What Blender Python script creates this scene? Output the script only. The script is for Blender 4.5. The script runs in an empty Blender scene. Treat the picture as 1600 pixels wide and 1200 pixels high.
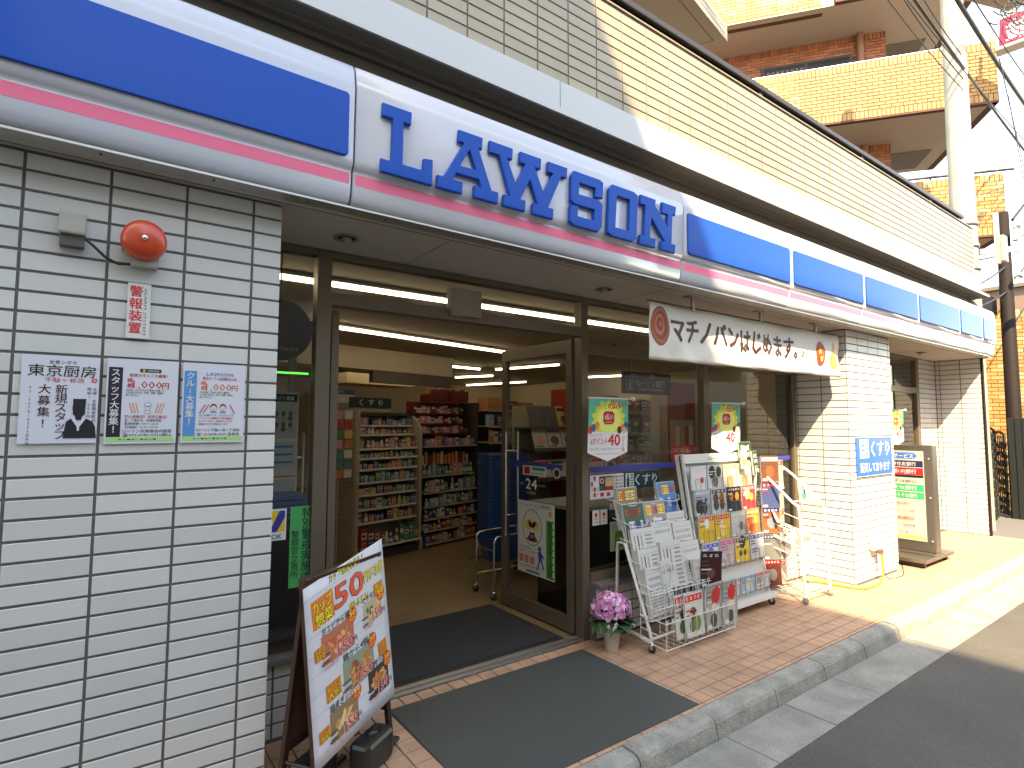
import bpy, math, random
from mathutils import Vector as V, Matrix, Quaternion
R = math.radians
rnd = random.Random(7)
sc = bpy.context.scene
COL = sc.collection

# ------------------------------------------------------------------ camera
cam = bpy.data.cameras.new('camera'); cam.sensor_width = 36; cam.lens = 882.11/1600*36
cam.clip_start = .05; cam.clip_end = 600
co = bpy.data.objects.new('camera', cam); COL.objects.link(co); sc.camera = co
yaw, pitch, roll = 0.62947771, 0.0702902, 0.00273883
cy, sy, cp, sp = math.cos(yaw), math.sin(yaw), math.cos(pitch), math.sin(pitch)
fw = V((sy*cp, cy*cp, sp)); r0 = V((cy, -sy, 0)); u0 = r0.cross(fw)
cr, sr = math.cos(roll), math.sin(roll)
rr = cr*r0+sr*u0; uu = -sr*r0+cr*u0
co.matrix_world = Matrix(((rr.x, uu.x, -fw.x, 0), (rr.y, uu.y, -fw.y, 0), (rr.z, uu.z, -fw.z, 1.6), (0, 0, 0, 1)))

# ------------------------------------------------------------------ world, sun, exposure
SUN = V((.505, .617, -.87)).normalized()
world = bpy.data.worlds.new('World'); sc.world = world; world.use_nodes = True
wt = world.node_tree
sky = wt.nodes.new('ShaderNodeTexSky'); sky.sky_type = 'NISHITA'; sky.sun_disc = False
sky.sun_elevation = math.asin(-SUN.z); sky.sun_rotation = math.atan2(-SUN.x, -SUN.y) % (2*math.pi)
sky.air_density = 1.0; sky.dust_density = .5; sky.ozone_density = 1.5
wt.links.new(sky.outputs[0], wt.nodes['Background'].inputs[0]); wt.nodes['Background'].inputs[1].default_value = .15
sl = bpy.data.lights.new('sun', 'SUN'); sl.energy = 2.0; sl.angle = R(.6); sl.color = (1, .91, .78)
so = bpy.data.objects.new('sun', sl); COL.objects.link(so); so.rotation_euler = SUN.to_track_quat('-Z', 'Y').to_euler()
sc.view_settings.view_transform = 'Standard'; sc.view_settings.look = 'None'
sc.view_settings.exposure = 2.85; sc.view_settings.use_white_balance = True; sc.view_settings.white_balance_temperature = 9900; sc.view_settings.white_balance_tint = 10; sc.view_settings.gamma = 1; sc.view_settings.use_curve_mapping = False
sc.render.engine = 'CYCLES'
sc.cycles.use_denoising = True; sc.cycles.max_bounces = 8; sc.cycles.transparent_max_bounces = 24
sc.cycles.sample_clamp_indirect = 4; sc.cycles.caustics_reflective = False; sc.cycles.caustics_refractive = False

# ------------------------------------------------------------------ materials
def S(r, g, b):  # sRGB 0-255 -> linear
    return tuple(((c/255)/12.92 if c/255 <= .04045 else ((c/255+.055)/1.055)**2.4) for c in (r, g, b))
MATS = {}
def mat(name, col=(.5, .5, .5), rough=.6, metal=0, noise=0, nscale=20, bump=0, bscale=60, coat=0, rnd_obj=0, attr=False, emit=None, es=0, spec=.5, stain=0, stains=3, pos=False):
    if name in MATS: return MATS[name]
    m = bpy.data.materials.new(name); m.use_nodes = True; nt = m.node_tree; N = nt.nodes; L = nt.links
    b = N['Principled BSDF']; b.inputs['Roughness'].default_value = rough; b.inputs['Metallic'].default_value = metal
    b.inputs['Specular IOR Level'].default_value = spec; b.inputs['Coat Weight'].default_value = coat; b.inputs['Coat Roughness'].default_value = .04
    if attr:
        a = N.new('ShaderNodeAttribute'); a.attribute_name = 'Col'; c = a.outputs['Color']
    else:
        g = N.new('ShaderNodeRGB'); g.outputs[0].default_value = (*col, 1); c = g.outputs[0]
    tc = N.new('ShaderNodeNewGeometry').outputs['Position']
    def mul(c, fac_out, lo, hi):
        mr = N.new('ShaderNodeMapRange'); L.new(fac_out, mr.inputs[0]); mr.inputs[3].default_value = lo; mr.inputs[4].default_value = hi
        mx = N.new('ShaderNodeMix'); mx.data_type = 'RGBA'; mx.blend_type = 'MULTIPLY'; mx.inputs[0].default_value = 1
        L.new(c, mx.inputs[6]); L.new(mr.outputs[0], mx.inputs[7]); return mx.outputs[2]
    if noise:
        n = N.new('ShaderNodeTexNoise'); n.inputs['Scale'].default_value = nscale; n.inputs['Detail'].default_value = 6; n.inputs['Roughness'].default_value = .65
        L.new(tc, n.inputs['Vector']); c = mul(c, n.outputs[0], 1-noise, 1+noise)
    if stain:
        n = N.new('ShaderNodeTexNoise'); n.inputs['Scale'].default_value = stains; n.inputs['Detail'].default_value = 4
        L.new(tc, n.inputs['Vector'])
        rp = N.new('ShaderNodeValToRGB'); rp.color_ramp.elements[0].position = .35; rp.color_ramp.elements[1].position = .65
        L.new(n.outputs[0], rp.inputs[0]); c = mul(c, rp.outputs[0], 1-stain, 1)
    if rnd_obj:
        oi = N.new('ShaderNodeObjectInfo'); c = mul(c, oi.outputs['Random'], 1-rnd_obj, 1+rnd_obj*.5)
    if pos:  # variation per cell of a grid (flooring)
        sn = N.new('ShaderNodeVectorMath'); sn.operation = 'SNAP'; sn.inputs[1].default_value = pos
        ad = N.new('ShaderNodeVectorMath'); ad.operation = 'ADD'; ad.inputs[1].default_value = (0, 0, 5)
        L.new(tc, ad.inputs[0]); L.new(ad.outputs[0], sn.inputs[0])
        wn = N.new('ShaderNodeTexWhiteNoise'); L.new(sn.outputs[0], wn.inputs[0]); c = mul(c, wn.outputs[0], .86, 1.1)
    L.new(c, b.inputs['Base Color'])
    if bump:
        n = N.new('ShaderNodeTexNoise'); n.inputs['Scale'].default_value = bscale; n.inputs['Detail'].default_value = 5; L.new(tc, n.inputs['Vector'])
        bp = N.new('ShaderNodeBump'); bp.inputs['Strength'].default_value = bump; bp.inputs['Distance'].default_value = .01
        L.new(n.outputs[0], bp.inputs['Height']); L.new(bp.outputs[0], b.inputs['Normal'])
    if emit:
        b.inputs['Emission Color'].default_value = (*emit, 1); b.inputs['Emission Strength'].default_value = es
    MATS[name] = m; return m
def glassmat(name, tint=(1, 1, 1), ior=1.5):
    m = bpy.data.materials.new(name); m.use_nodes = True; nt = m.node_tree; N = nt.nodes; L = nt.links
    N.remove(N['Principled BSDF']); out = N['Material Output']
    t = N.new('ShaderNodeBsdfTransparent'); t.inputs[0].default_value = (*tint, 1); g = N.new('ShaderNodeBsdfGlossy'); g.inputs['Roughness'].default_value = .0
    f = N.new('ShaderNodeFresnel'); f.inputs[0].default_value = ior; mx = N.new('ShaderNodeMixShader')
    ge = N.new('ShaderNodeNewGeometry'); inv = N.new('ShaderNodeMath'); inv.operation = 'SUBTRACT'; inv.inputs[0].default_value = 1; L.new(ge.outputs['Backfacing'], inv.inputs[1])
    mu = N.new('ShaderNodeMath'); mu.operation = 'MULTIPLY'; L.new(inv.outputs[0], mu.inputs[0]); L.new(f.outputs[0], mu.inputs[1])
    L.new(mu.outputs[0], mx.inputs[0]); L.new(t.outputs[0], mx.inputs[1]); L.new(g.outputs[0], mx.inputs[2]); L.new(mx.outputs[0], out.inputs[0])
    MATS[name] = m; return m
TILE = mat('white_glazed_tile', (.63, .64, .63), .28, noise=.04, nscale=3, bump=.12, bscale=14, rnd_obj=.07)
TILEJ = mat('white_glazed_tile_plain', (.60, .61, .60), .3, noise=.05, nscale=4, bump=.12, bscale=14)
CREAM = mat('cream_glazed_tile', (.40, .32, .215), .3, noise=.08, nscale=2.5, bump=.25, bscale=5, rnd_obj=.10, stain=.16, stains=1.8)
GROUT = mat('dark_grout', (.135, .125, .12), .9, noise=.2)
TERRA = mat('terracotta_paving', (.56, .335, .22), .55, noise=.09, nscale=30, bump=.15, bscale=50, pos=(.1075, .1075, 50), stain=.12, stains=2.2)
PGROUT = mat('paving_grout', (.13, .10, .09), .9, noise=.2)
KERB = mat('kerb_concrete', (.40, .385, .335), .9, noise=.55, nscale=70, bump=.8, bscale=90, stain=.32, stains=7)
GUTTER = mat('gutter_concrete', (.37, .355, .31), .9, noise=.55, nscale=80, bump=.6, bscale=110, stain=.28, stains=4.5)
ASPH = mat('asphalt', (.112, .105, .092), .85, noise=.6, nscale=75, bump=.8, bscale=100, stain=.2, stains=1.5)
ASPH2 = mat('lane_asphalt', (.14, .14, .145), .9, noise=.2, nscale=110, bump=.3, bscale=150)
BRONZE = mat('bronze_aluminium', (.175, .138, .10), .38, metal=.3, noise=.06, nscale=8)
DKBRONZE = mat('dark_bronze_aluminium', (.045, .035, .03), .4, metal=.3)
PLAST = mat('white_sign_plastic', (.54, .56, .63), .2, coat=.3, noise=.02, nscale=3)
BLUEP = mat('blue_sign_plastic', (.0015, .084, .44), .12, spec=.10, noise=.03, nscale=1.5)
PINKP = mat('pink_sign_film', S(255, 128, 160), .25, spec=.2)
SOFFIT = mat('soffit_board', (.46, .44, .41), .8, noise=.04, nscale=4)
TAUPE = mat('taupe_painted_steel', (.145, .125, .10), .6, noise=.1, nscale=4)
BAND = mat('white_painted_band', (.52, .535, .54), .45, noise=.03, nscale=3)
ALU = mat('aluminium', (.55, .54, .52), .35, metal=.8)
STEEL = mat('stainless_steel', (.20, .18, .16), .35, metal=.7, noise=.06)
CHROME = mat('chrome', (.75, .75, .75), .12, metal=1)
RUBBER = mat('black_rubber', (.02, .02, .02), .6)
BLACKP = mat('black_plastic', (.018, .02, .02), .35)
BLACK = mat('black_board', (.012, .011, .012), .25)
WIRE = mat('white_coated_wire', (.72, .72, .69), .35)
WPAINT = mat('white_panel_paint', (.68, .68, .64), .4)
PRINT = mat('printed_paper', attr=True, rough=.55)
GLOSSP = mat('glossy_print', attr=True, rough=.25, coat=.3)
GOODS = mat('goods_print', attr=True, rough=.35)
MAROON = mat('dark_brown_wood', (.045, .016, .011), .35, noise=.25, nscale=18)
MATB = mat('blue_grey_carpet', (.034, .035, .038), .95, noise=.4, nscale=220, bump=.8, bscale=300)
IFLOOR = mat('shop_floor_tile', (.26, .175, .10), .3, noise=.06, nscale=6, pos=(.45, .45, 50))
IWALL = mat('shop_wall', (.66, .57, .43), .8)
ICEIL = mat('shop_ceiling', (.42, .365, .29), .85)
SHELFM = mat('cream_shelf_metal', (.42, .37, .28), .5)
DKSHELF = mat('dark_shelf_metal', (.05, .045, .04), .5)
REDM = mat('red_shelf_metal', (.17, .014, .011), .5)
BASKET = mat('blue_basket_plastic', (.012, .07, .24), .35)
TUBE = mat('fluorescent_tube', (1, 1, 1), .5, emit=(1, .95, .82), es=1.6)
GLASS = glassmat('window_glass', (.92, .93, .92), 1.6)
YBRICK = mat('yellow_brick', (.36, .185, .07), .6, noise=.10, nscale=15, rnd_obj=.22, attr=False)
YBRICKC = mat('yellow_brick_mixed', attr=True, rough=.6, noise=.06)
RBRICKC = mat('red_brick_mixed', attr=True, rough=.7, noise=.06)
MORTAR = mat('brick_mortar', (.15, .085, .04), .9)
RMORTAR = mat('red_brick_mortar', (.12, .055, .038), .9)
BSOF = mat('balcony_soffit_paint', (.50, .42, .345), .8, noise=.04)
POLEC = mat('pole_concrete', (.44, .42, .36), .8, noise=.1, nscale=6, stain=.25, stains=2)
BPOLE = mat('brown_steel_pole', (.014, .009, .008), .7, spec=.2)
CABLE = mat('black_cable', (.02, .02, .025), .5)
ORANGE = mat('orange_cable', (.70, .30, .04), .5)
BELLR = mat('orange_red_enamel', (.60, .055, .018), .3, coat=.3, noise=.08, nscale=10)
GREYB = mat('grey_box_plastic', (.42, .41, .36), .5, noise=.15, nscale=30)
IRON = mat('dark_green_iron', (.009, .014, .013), .6)
LEAF = mat('leaf_green', (.035, .085, .03), .5, noise=.3, nscale=40)
PETAL = mat('pink_petal', attr=True, rough=.6)
POT = mat('cream_pot', (.60, .56, .45), .5)
CLOTH = mat('banner_cloth', (.74, .72, .66), .85)

# ------------------------------------------------------------------ mesh helpers
class MB:
    def __init__(s): s.v = []; s.f = []; s.c = []; s.sm = []; s.col = (1, 1, 1)
    def add(s, vs, fs, col=None, smooth=False):
        k = len(s.v); s.v += [tuple(p) for p in vs]
        for f in fs: s.f.append(tuple(i+k for i in f)); s.c.append(col or s.col); s.sm.append(smooth)
    def box(s, a, b, col=None):
        x0, y0, z0 = [min(i, j) for i, j in zip(a, b)]; x1, y1, z1 = [max(i, j) for i, j in zip(a, b)]
        s.add([(x0, y0, z0), (x1, y0, z0), (x1, y1, z0), (x0, y1, z0), (x0, y0, z1), (x1, y0, z1), (x1, y1, z1), (x0, y1, z1)],
              [(0, 3, 2, 1), (4, 5, 6, 7), (0, 1, 5, 4), (1, 2, 6, 5), (2, 3, 7, 6), (3, 0, 4, 7)], col); return s
    def obox(s, o, u, v, w, col=None):
        o, u, v, w = V(o), V(u), V(v), V(w)
        if u.cross(v).dot(w) < 0: u, v = v, u
        s.add([o, o+u, o+u+v, o+v, o+w, o+u+w, o+u+v+w, o+v+w], [(0, 3, 2, 1), (4, 5, 6, 7), (0, 1, 5, 4), (1, 2, 6, 5), (2, 3, 7, 6), (3, 0, 4, 7)], col); return s
    def tube(s, pts, r=.004, n=6, closed=False, col=None):
        pts = [V(p) for p in pts]; m = len(pts); vs = []; fs = []
        up = None
        for i, p in enumerate(pts):
            a = pts[i-1] if (i or closed) else p; b = pts[(i+1) % m] if (i < m-1 or closed) else p
            t = (b-a).normalized() if (b-a).length > 1e-9 else V((0, 0, 1))
            if up is None: up = V((0, 0, 1)) if abs(t.z) < .9 else V((1, 0, 0))
            x = t.cross(up);
            if x.length < 1e-4: x = t.cross(V((0, 1, 0.3)))
            x.normalize(); y = x.cross(t).normalized(); up = y
            rr_ = r[i] if isinstance(r, (list, tuple)) else r
            vs += [p+x*math.cos(2*math.pi*k/n)*rr_+y*math.sin(2*math.pi*k/n)*rr_ for k in range(n)]
        for i in range(m if closed else m-1):
            j = (i+1) % m
            fs += [(i*n+k, i*n+(k+1) % n, j*n+(k+1) % n, j*n+k) for k in range(n)]
        s.add(vs, fs, col, True)
        if not closed: s.add(vs[:n], [tuple(range(n))], col); s.add(vs[-n:], [tuple(range(n-1, -1, -1))], col)
        return s
    def lathe(s, prof, c=(0, 0, 0), n=20, axis=V((0, 0, 1)), col=None, smooth=True):
        c = V(c); q = V((0, 0, 1)).rotation_difference(V(axis)); vs = []; m = len(prof)
        for r_, z_ in prof:
            vs += [c+q @ V((r_*math.cos(2*math.pi*k/n), r_*math.sin(2*math.pi*k/n), z_)) for k in range(n)]
        fs = [(i*n+k, i*n+(k+1) % n, (i+1)*n+(k+1) % n, (i+1)*n+k) for i in range(m-1) for k in range(n)]
        s.add(vs, fs, col, smooth)
        if prof[0][0] > 1e-6: s.add(vs[:n], [tuple(range(n-1, -1, -1))], col)
        if prof[-1][0] > 1e-6: s.add(vs[-n:], [tuple(range(n))], col)
        return s
    def prism(s, poly, F, d0, d1, col=None):  # poly in frame coords, between depths d0<d1
        n = len(poly); vs = [F.p(a, b, d0) for a, b in poly]+[F.p(a, b, d1) for a, b in poly]
        s.add(vs, [tuple(range(n-1, -1, -1)), tuple(range(n, 2*n))]+[(i, (i+1) % n, n+(i+1) % n, n+i) for i in range(n)], col); return s
    def mesh(s, name, off=V((0, 0, 0))):
        me = bpy.data.meshes.new(name); me.from_pydata([(p[0]-off.x, p[1]-off.y, p[2]-off.z) for p in s.v], [], s.f)
        if any(c != (1, 1, 1) for c in s.c):
            at = me.color_attributes.new('Col', 'FLOAT_COLOR', 'CORNER'); buf = []
            for f, c in zip(s.f, s.c): buf += [c[0], c[1], c[2], 1.0]*len(f)
            at.data.foreach_set('color', buf)
        me.polygons.foreach_set('use_smooth', s.sm); me.update(); return me
    def build(s, name, m, parent=None, label=None, kind=None, bevel=0):
        off = root_loc(parent); me = s.mesh(name, off); me.materials.append(m)
        o = bpy.data.objects.new(name, me); COL.objects.link(o)
        if parent: o.parent = parent
        if label: o['label'] = label
        if kind: o['kind'] = kind
        if bevel:
            b = o.modifiers.new('bevel', 'BEVEL'); b.width = bevel; b.segments = 2; b.limit_method = 'ANGLE'; b.angle_limit = R(40)
        return o
def root_loc(p):
    v = V((0, 0, 0))
    while p: v += p.location; p = p.parent
    return v
class Fr:  # a flat frame: origin, u (right), v (up), n (out)
    def __init__(s, o, u, v): s.o = V(o); s.u = V(u).normalized(); s.v = V(v).normalized(); s.n = s.u.cross(s.v).normalized()
    def p(s, a, b, d=0): return s.o+s.u*a+s.v*b+s.n*d
    def rect(s, mb, a0, b0, a1, b1, d=0, col=None): mb.add([s.p(a0, b0, d), s.p(a1, b0, d), s.p(a1, b1, d), s.p(a0, b1, d)], [(0, 1, 2, 3)], col)
    def poly(s, mb, pts, d=0, col=None): mb.add([s.p(a, b, d) for a, b in pts], [tuple(range(len(pts)))], col)
    def disc(s, mb, a, b, ra, rb=None, d=0, col=None, n=16, rot=0):
        rb = rb or ra; c, s_ = math.cos(rot), math.sin(rot); P = []
        for k in range(n):
            x = ra*math.cos(2*math.pi*k/n); y = rb*math.sin(2*math.pi*k/n); P.append((a+x*c-y*s_, b+x*s_+y*c))
        s.poly(mb, P, d, col)
    def sub(s, a, b, rot=0, d=0): 
        c, s_ = math.cos(rot), math.sin(rot); return Fr(s.p(a, b, d), s.u*c+s.v*s_, s.v*c-s.u*s_)
    def text(s, mb, t, a, b, h, col, d=.0006, w=None, bold=0., align='L', shear=0):
        vs, fs, wd = glyphs(t); k = h/.82; bd = min(bold, .12)*h*.42
        kx = k if w is None else w/max(wd, 1e-6)
        ox = a-(wd*kx/2 if align == 'C' else wd*kx if align == 'R' else 0)
        sh = [(0, 0)] if bd <= 0 else [(bd, bd*.6), (-bd, bd*.6), (bd, -bd*.6), (-bd, -bd*.6), (0, 0)]
        for i, (dx, dy) in enumerate(sh): mb.add([s.p(ox+dx*min(1, kx/k)+x*kx+y*k*shear, b+dy+y*k, d+.00004*i) for x, y in vs], fs, col)
    def vtext(s, mb, t, a, b, h, col, d=.0006, bold=0., step=None, kx=1):  # vertical writing, top at b, centred on a
        for ch in t:
            if ch in 'ー～〜':
                s.rect(mb, a-h*.05, b-h*.9, a+h*.05, b-h*.1, d, col)
            elif ch != ' ': s.text(mb, ch, a, b-h, h, col, d, bold=bold, align='C', w=None if kx == 1 else h*kx)
            b -= (step or h*1.1)
TC = {}
def glyphs(t, bold=0.):
    k = (t, bold)
    if k not in TC:
        c = bpy.data.curves.new('t', 'FONT'); c.body = t; c.resolution_u = 2 if len(t) < 3 else 1; c.offset = bold
        o = bpy.data.objects.new('t', c); m = o.to_mesh()
        if m and len(m.vertices):
            xs = [v.co.x for v in m.vertices]; x0 = min(xs)
            TC[k] = ([(v.co.x-x0, v.co.y) for v in m.vertices], [tuple(p.vertices) for p in m.polygons], max(xs)-x0)
        else: TC[k] = ([], [], 1)
        o.to_mesh_clear(); bpy.data.objects.remove(o); bpy.data.curves.remove(c)
    return TC[k]
def thing(name, label, cat, loc=(0, 0, 0), group=None, kind=None):
    o = bpy.data.objects.new(name, None); COL.objects.link(o); o.location = loc; o.empty_display_size = .05
    o['label'] = label; o['category'] = cat
    if group: o['group'] = group
    if kind: o['kind'] = kind
    return o
def tag(o, label, cat, group=None):
    o['label'] = label; o['category'] = cat
    if group: o['group'] = group
    return o
def struct(name, mb, m, parent=None): o = mb.build(name, m, parent, kind='structure'); return o
def copytree(o, parent=None, loc=None):
    c = o.copy(); COL.objects.link(c); c.parent = parent
    if loc is not None: c.location = loc
    for ch in list(o.children): copytree(ch, c)
    return c
def arc(c, r_, a0, a1, n, ax1, ax2):
    c = V(c); return [c+V(ax1)*r_*math.cos(a0+(a1-a0)*k/n)+V(ax2)*r_*math.sin(a0+(a1-a0)*k/n) for k in range(n+1)]

TM = {}
def tilemesh(w, h, th, name, m, ch=.0018):
    k = (round(w, 4), round(h, 4), round(th, 4), m.name)
    if k not in TM:
        a, b = w/2, h/2; mb = MB(); c = ch
        vs = [(x, y, z) for z, e in ((-.003, 0), (th-c, 0), (th, c)) for x, y in ((-a+e, -b+e), (a-e, -b+e), (a-e, b-e), (-a+e, b-e))]
        mb.add(vs, [(i, (i+1) % 4, 4+(i+1) % 4, 4+i) for i in range(4)]+[(4+i, 4+(i+1) % 4, 8+(i+1) % 4, 8+i) for i in range(4)]+[(8, 9, 10, 11)])
        me = mb.mesh(name); me.materials.append(m); TM[k] = me
    return TM[k]
def cuts(a0, a1, ph, p):
    k = math.floor((a0-ph)/p+1e-6); out = []; a = a0
    while a < a1-1e-4:
        k += 1; b = min(ph+k*p, a1)
        if b-a > .012: out.append((a, b))
        a = b
    return out
class TileCount: pass
def tiles(parent, F, a0, a1, b0, b1, m, mj, pa=.256, pb=.0738, pha=0, phb=0, gap=.010, th=.0045, budget=None, order=None, name='tile', hole=None):
    """clad a rectangle of frame F; budget = [n left] of single pieces, the rest are joined"""
    q = Matrix((F.u, F.v, F.n)).transposed().to_quaternion(); rl = root_loc(parent); cells = []
    for (x0, x1) in cuts(a0, a1, pha, pa):
        for (y0, y1) in cuts(b0, b1, phb, pb):
            if hole and hole((x0+x1)/2, (y0+y1)/2): continue
            cells.append((x0, x1, y0, y1))
    if order: cells.sort(key=order)
    rest = MB()
    for x0, x1, y0, y1 in cells:
        w, h = x1-x0-gap, y1-y0-gap
        if w < .006 or h < .006: continue
        me = tilemesh(w, h, th, name, m); c = F.p((x0+x1)/2, (y0+y1)/2, 0)
        if budget is None or budget[0] > 0:
            if budget is not None: budget[0] -= 1
            o = bpy.data.objects.new(name, me); COL.objects.link(o); o.parent = parent; o.location = c-rl; o.rotation_mode = 'QUATERNION'; 
            o.rotation_quaternion = q @ Quaternion((0, 1, 0), rnd.uniform(-.004, .004)) @ Quaternion((1, 0, 0), rnd.uniform(-.006, .006))
        else:
            rest.add([c+q @ v.co for v in me.vertices], [tuple(p.vertices) for p in me.polygons])
    if rest.v: rest.build(name+'_field', mj, parent, kind='stuff')
def sheet(F, w, h, th=.001, name='sheet', parent=None, m=PRINT, col=(.75, .75, .75)):
    mb = MB(); mb.col = col; mb.prism([(0, 0), (w, 0), (w, h), (0, h)], F, -th, 0); return mb.build(name, m, parent)
X_, Y_, Z_ = V((1, 0, 0)), V((0, 1, 0)), V((0, 0, 1))
def FF(x, y, z): return Fr((x, y, z), X_, Z_)       # faces the street (-Y)
WHT = (.74, .74, .74); BLK = (.015, .015, .015); REDC = S(205, 25, 35); NAVY = S(25, 40, 90)

# =================================================================== GROUND
mb = MB(); mb.box((-60, -60, -.6), (120, 100, -.14)); struct('ground', mb, ASPH2)
mb = MB(); mb.box((-40, -2.6, -.139), (90, 1.60, -.10)); struct('road', mb, ASPH)
gut = thing('gutter', 'grey concrete gutter strip between the kerb and the asphalt road', 'gutter', (0, 1.6, -.1), kind='structure')
del gut['category']
kerb = thing('kerb', 'pale concrete kerb along the tiled pavement', 'kerb', (0, 1.95, 0), kind='structure'); del kerb['category']
kx = 2.79-.61*9
for i in range(36):
    x0 = kx+.61*i; x1 = x0+.601
    dz = rnd.uniform(-.003, .003)
    mb = MB(); P = [(1.60, -.13), (1.60, -.098), (1.905, -.102), (1.93, -.13)]
    mb.add([(x, y, z+dz) for x in (x0+.05, x1+.052) for y, z in P], [(0, 3, 7, 4)[::-1], (0, 1, 2, 3), (7, 6, 5, 4), (1, 0, 4, 5)[::1], (2, 1, 5, 6), (3, 2, 6, 7)])
    mb.build('slab', GUTTER, gut)
    dz = rnd.uniform(-.004, .004)
    drop = 0
    P = [(1.912, -.13), (1.918, -.085), (1.928, -.03), (1.94, -.012), (1.962, 0), (2.045, .002), (2.045, -.13)]
    mb = MB(); n = len(P)
    mb.add([(x, y, z+dz-drop) for x in (x0, x1) for y, z in P], [tuple(range(n)), tuple(range(2*n-1, n-1, -1))]+[((i+1) % n, i, n+i, n+(i+1) % n) for i in range(n)])
    mb.build('kerbstone', KERB, kerb)
mb = MB(); mb.box((-6, 2.047, -.13), (10.6, 3.2, -.006)); pave = struct('pavement', mb, PGROUT)
def hid(x, y): return (1.42 < x < 2.78 and 2.12 < y < 2.98)
def okey(c):  # largest in the picture first
    x, y = (c[0]+c[1])/2, (c[2]+c[3])/2
    return (x-1.0)**2+(y-1.2)**2 if x > .55 else 50+(x)**2
bud = [300]
tiles(pave, Fr((0, 0, -.006), X_, Y_), -1.6, 10.56, 2.05, 3.155, TERRA, TERRA, .1075, .1075, 1.479-.1075*20, 3.155-.1075*12, .007, .006, bud, okey,
      hole=lambda x, y: hid(x, y) or (x < .62 and y > 2.62) or (6.17 < x < 7.23 and y > 2.64))
mb = MB(); mb.box((10.6, 2.047, -.1), (40, 3.3, -.012)); struct('side_pavement', mb, ASPH2)
mb = MB(); mb.box((10.62, 3.3, -.12), (40, 20, -.016)); struct('entrance_path', mb, ASPH2)

# =================================================================== SHOP SHELL
FW = Fr((0, 2.638, 0), X_, Z_)
wall_l = thing('wall', 'white tiled wall left of the entrance with three notices and an alarm bell', 'wall', (-.2, 2.7, 0))
mb = MB(); mb.box((-4, 2.638, -.02), (.622, 3.4, 2.585)); mb.build('backing', GROUT, wall_l)
tiles(wall_l, FW, -1.03, .63, .004, 2.58, TILE, TILEJ, pha=-.003, phb=2.586-.0738*36)
tiles(wall_l, Fr((.622, 0, 0), Y_, Z_), 2.63, 3.12, .004, 2.58, TILE, TILEJ, pha=2.63+.256*.9, phb=2.586-.0738*36, budget=[0])

pil = thing('pillar', 'square pillar clad in white tiles carrying a blue sign', 'pillar', (6.7, 2.9, 0))
mb = MB(); mb.box((6.168, 2.638, -.02), (7.232, 3.4, 2.585)); mb.build('backing', GROUT, pil)
bud = [300]
tiles(pil, Fr((6.168, 3.2, 0), -Y_, Z_), .0, .57, .004, 2.58, TILE, TILEJ, pha=.57-.27, phb=2.586-.0738*36, budget=bud)
tiles(pil, Fr((0, 2.638, 0), X_, Z_), 6.16, 7.24, .004, 2.58, TILE, TILEJ, pha=6.16, phb=2.586-.0738*36, budget=bud)

wr = thing('wall', 'white tiled wing wall beyond the bank sign at the end of the shop', 'wall', (10.6, 2.8, 0))
mb = MB(); mb.box((10.478, 2.638, -.02), (10.53, 3.6, 2.585)); mb.box((9.72, 3.205, -.02), (10.478, 3.6, 2.585)); mb.build('backing', GROUT, wr)
tiles(wr, Fr((10.478, 3.2, 0), -Y_, Z_), .0, .57, .004, 2.58, TILE, TILEJ, pha=.57-.256*2, phb=2.586-.0738*36)
tiles(wr, Fr((0, 3.205, 0), X_, Z_), 9.72, 10.47, .004, 2.58, TILE, TILEJ, pha=9.72, phb=2.586-.0738*36)
pass
mb = MB(); mb.box((10.47, 2.612, 0), (10.535, 2.636, 2.585)); mb.build('edge_strip', BPOLE, wr)

def sillwall(x0, x1, label, y=3.085, top=.385):
    w = thing('low_wall', label, 'low wall', ((x0+x1)/2, 3.15, 0))
    mb = MB(); mb.box((x0, y+.008, -.02), (x1, 3.3, top)); mb.build('backing', GROUT, w)
    tiles(w, Fr((0, y+.008, 0), X_, Z_), x0, x1, .0, top, TILE, TILEJ, pha=x0+.13, phb=top-.0738*6)
    mb = MB(); mb.box((x0+.002, y-.03, top), (x1-.002, 3.17, top+.028)); mb.build('sill', GUTTER if 0 else mat('sill_stone', (.16, .15, .135), .6, noise=.2), w, bevel=.003)
sillwall(.632, .985, 'low white tiled wall behind the food poster board')
sillwall(3.03, 6.158, 'low white tiled wall under the shop window, behind the racks')
sillwall(7.242, 9.6, 'low white tiled wall behind the bank sign')

# slabs and roof
shell = thing('shop_building', 'building above the shop with its soffit, ceiling and white roof band', 'building', (3, 8, 2.6))
mb = MB()
mb.box((-6, 2.54, 2.586), (10.62, 3.3, 2.64)); mb.build('soffit', SOFFIT, shell)
mb = MB()
for x in (-.4, 1.49, 3.31, 5.13, 6.95, 8.77): mb.box((x, 2.54, 2.5845), (x+.004, 3.2, 2.588))
mb.box((-6, 2.60, 2.5845), (10.6, 2.607, 2.588)); mb.build('soffit_joint', TAUPE, shell)
mb = MB(); mb.box((-6, 2.56, 2.64), (10.62, 2.60, 3.26)); mb.build('fascia_back', TAUPE, shell)
mb = MB(); mb.box((-6, 3.31, 2.752), (10.7, 15, 3.2)); mb.build('ceiling', ICEIL, shell)
mb = MB(); mb.box((-6, 2.99, 2.66), (10.7, 3.3, 3.6)); mb.build('upper_beam', TAUPE, shell)
mb = MB()
mb.box((-6, 2.615, 3.556), (10.98, 3.02, 3.60)); mb.box((-6, 2.76, 3.53), (10.9, 2.775, 3.556)); mb.box((-6, 2.86, 3.50), (10.9, 2.99, 3.556)); mb.box((-6, 2.70, 3.545), (10.9, 2.71, 3.556))
mb.build('canopy_slab', TAUPE, shell)
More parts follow.
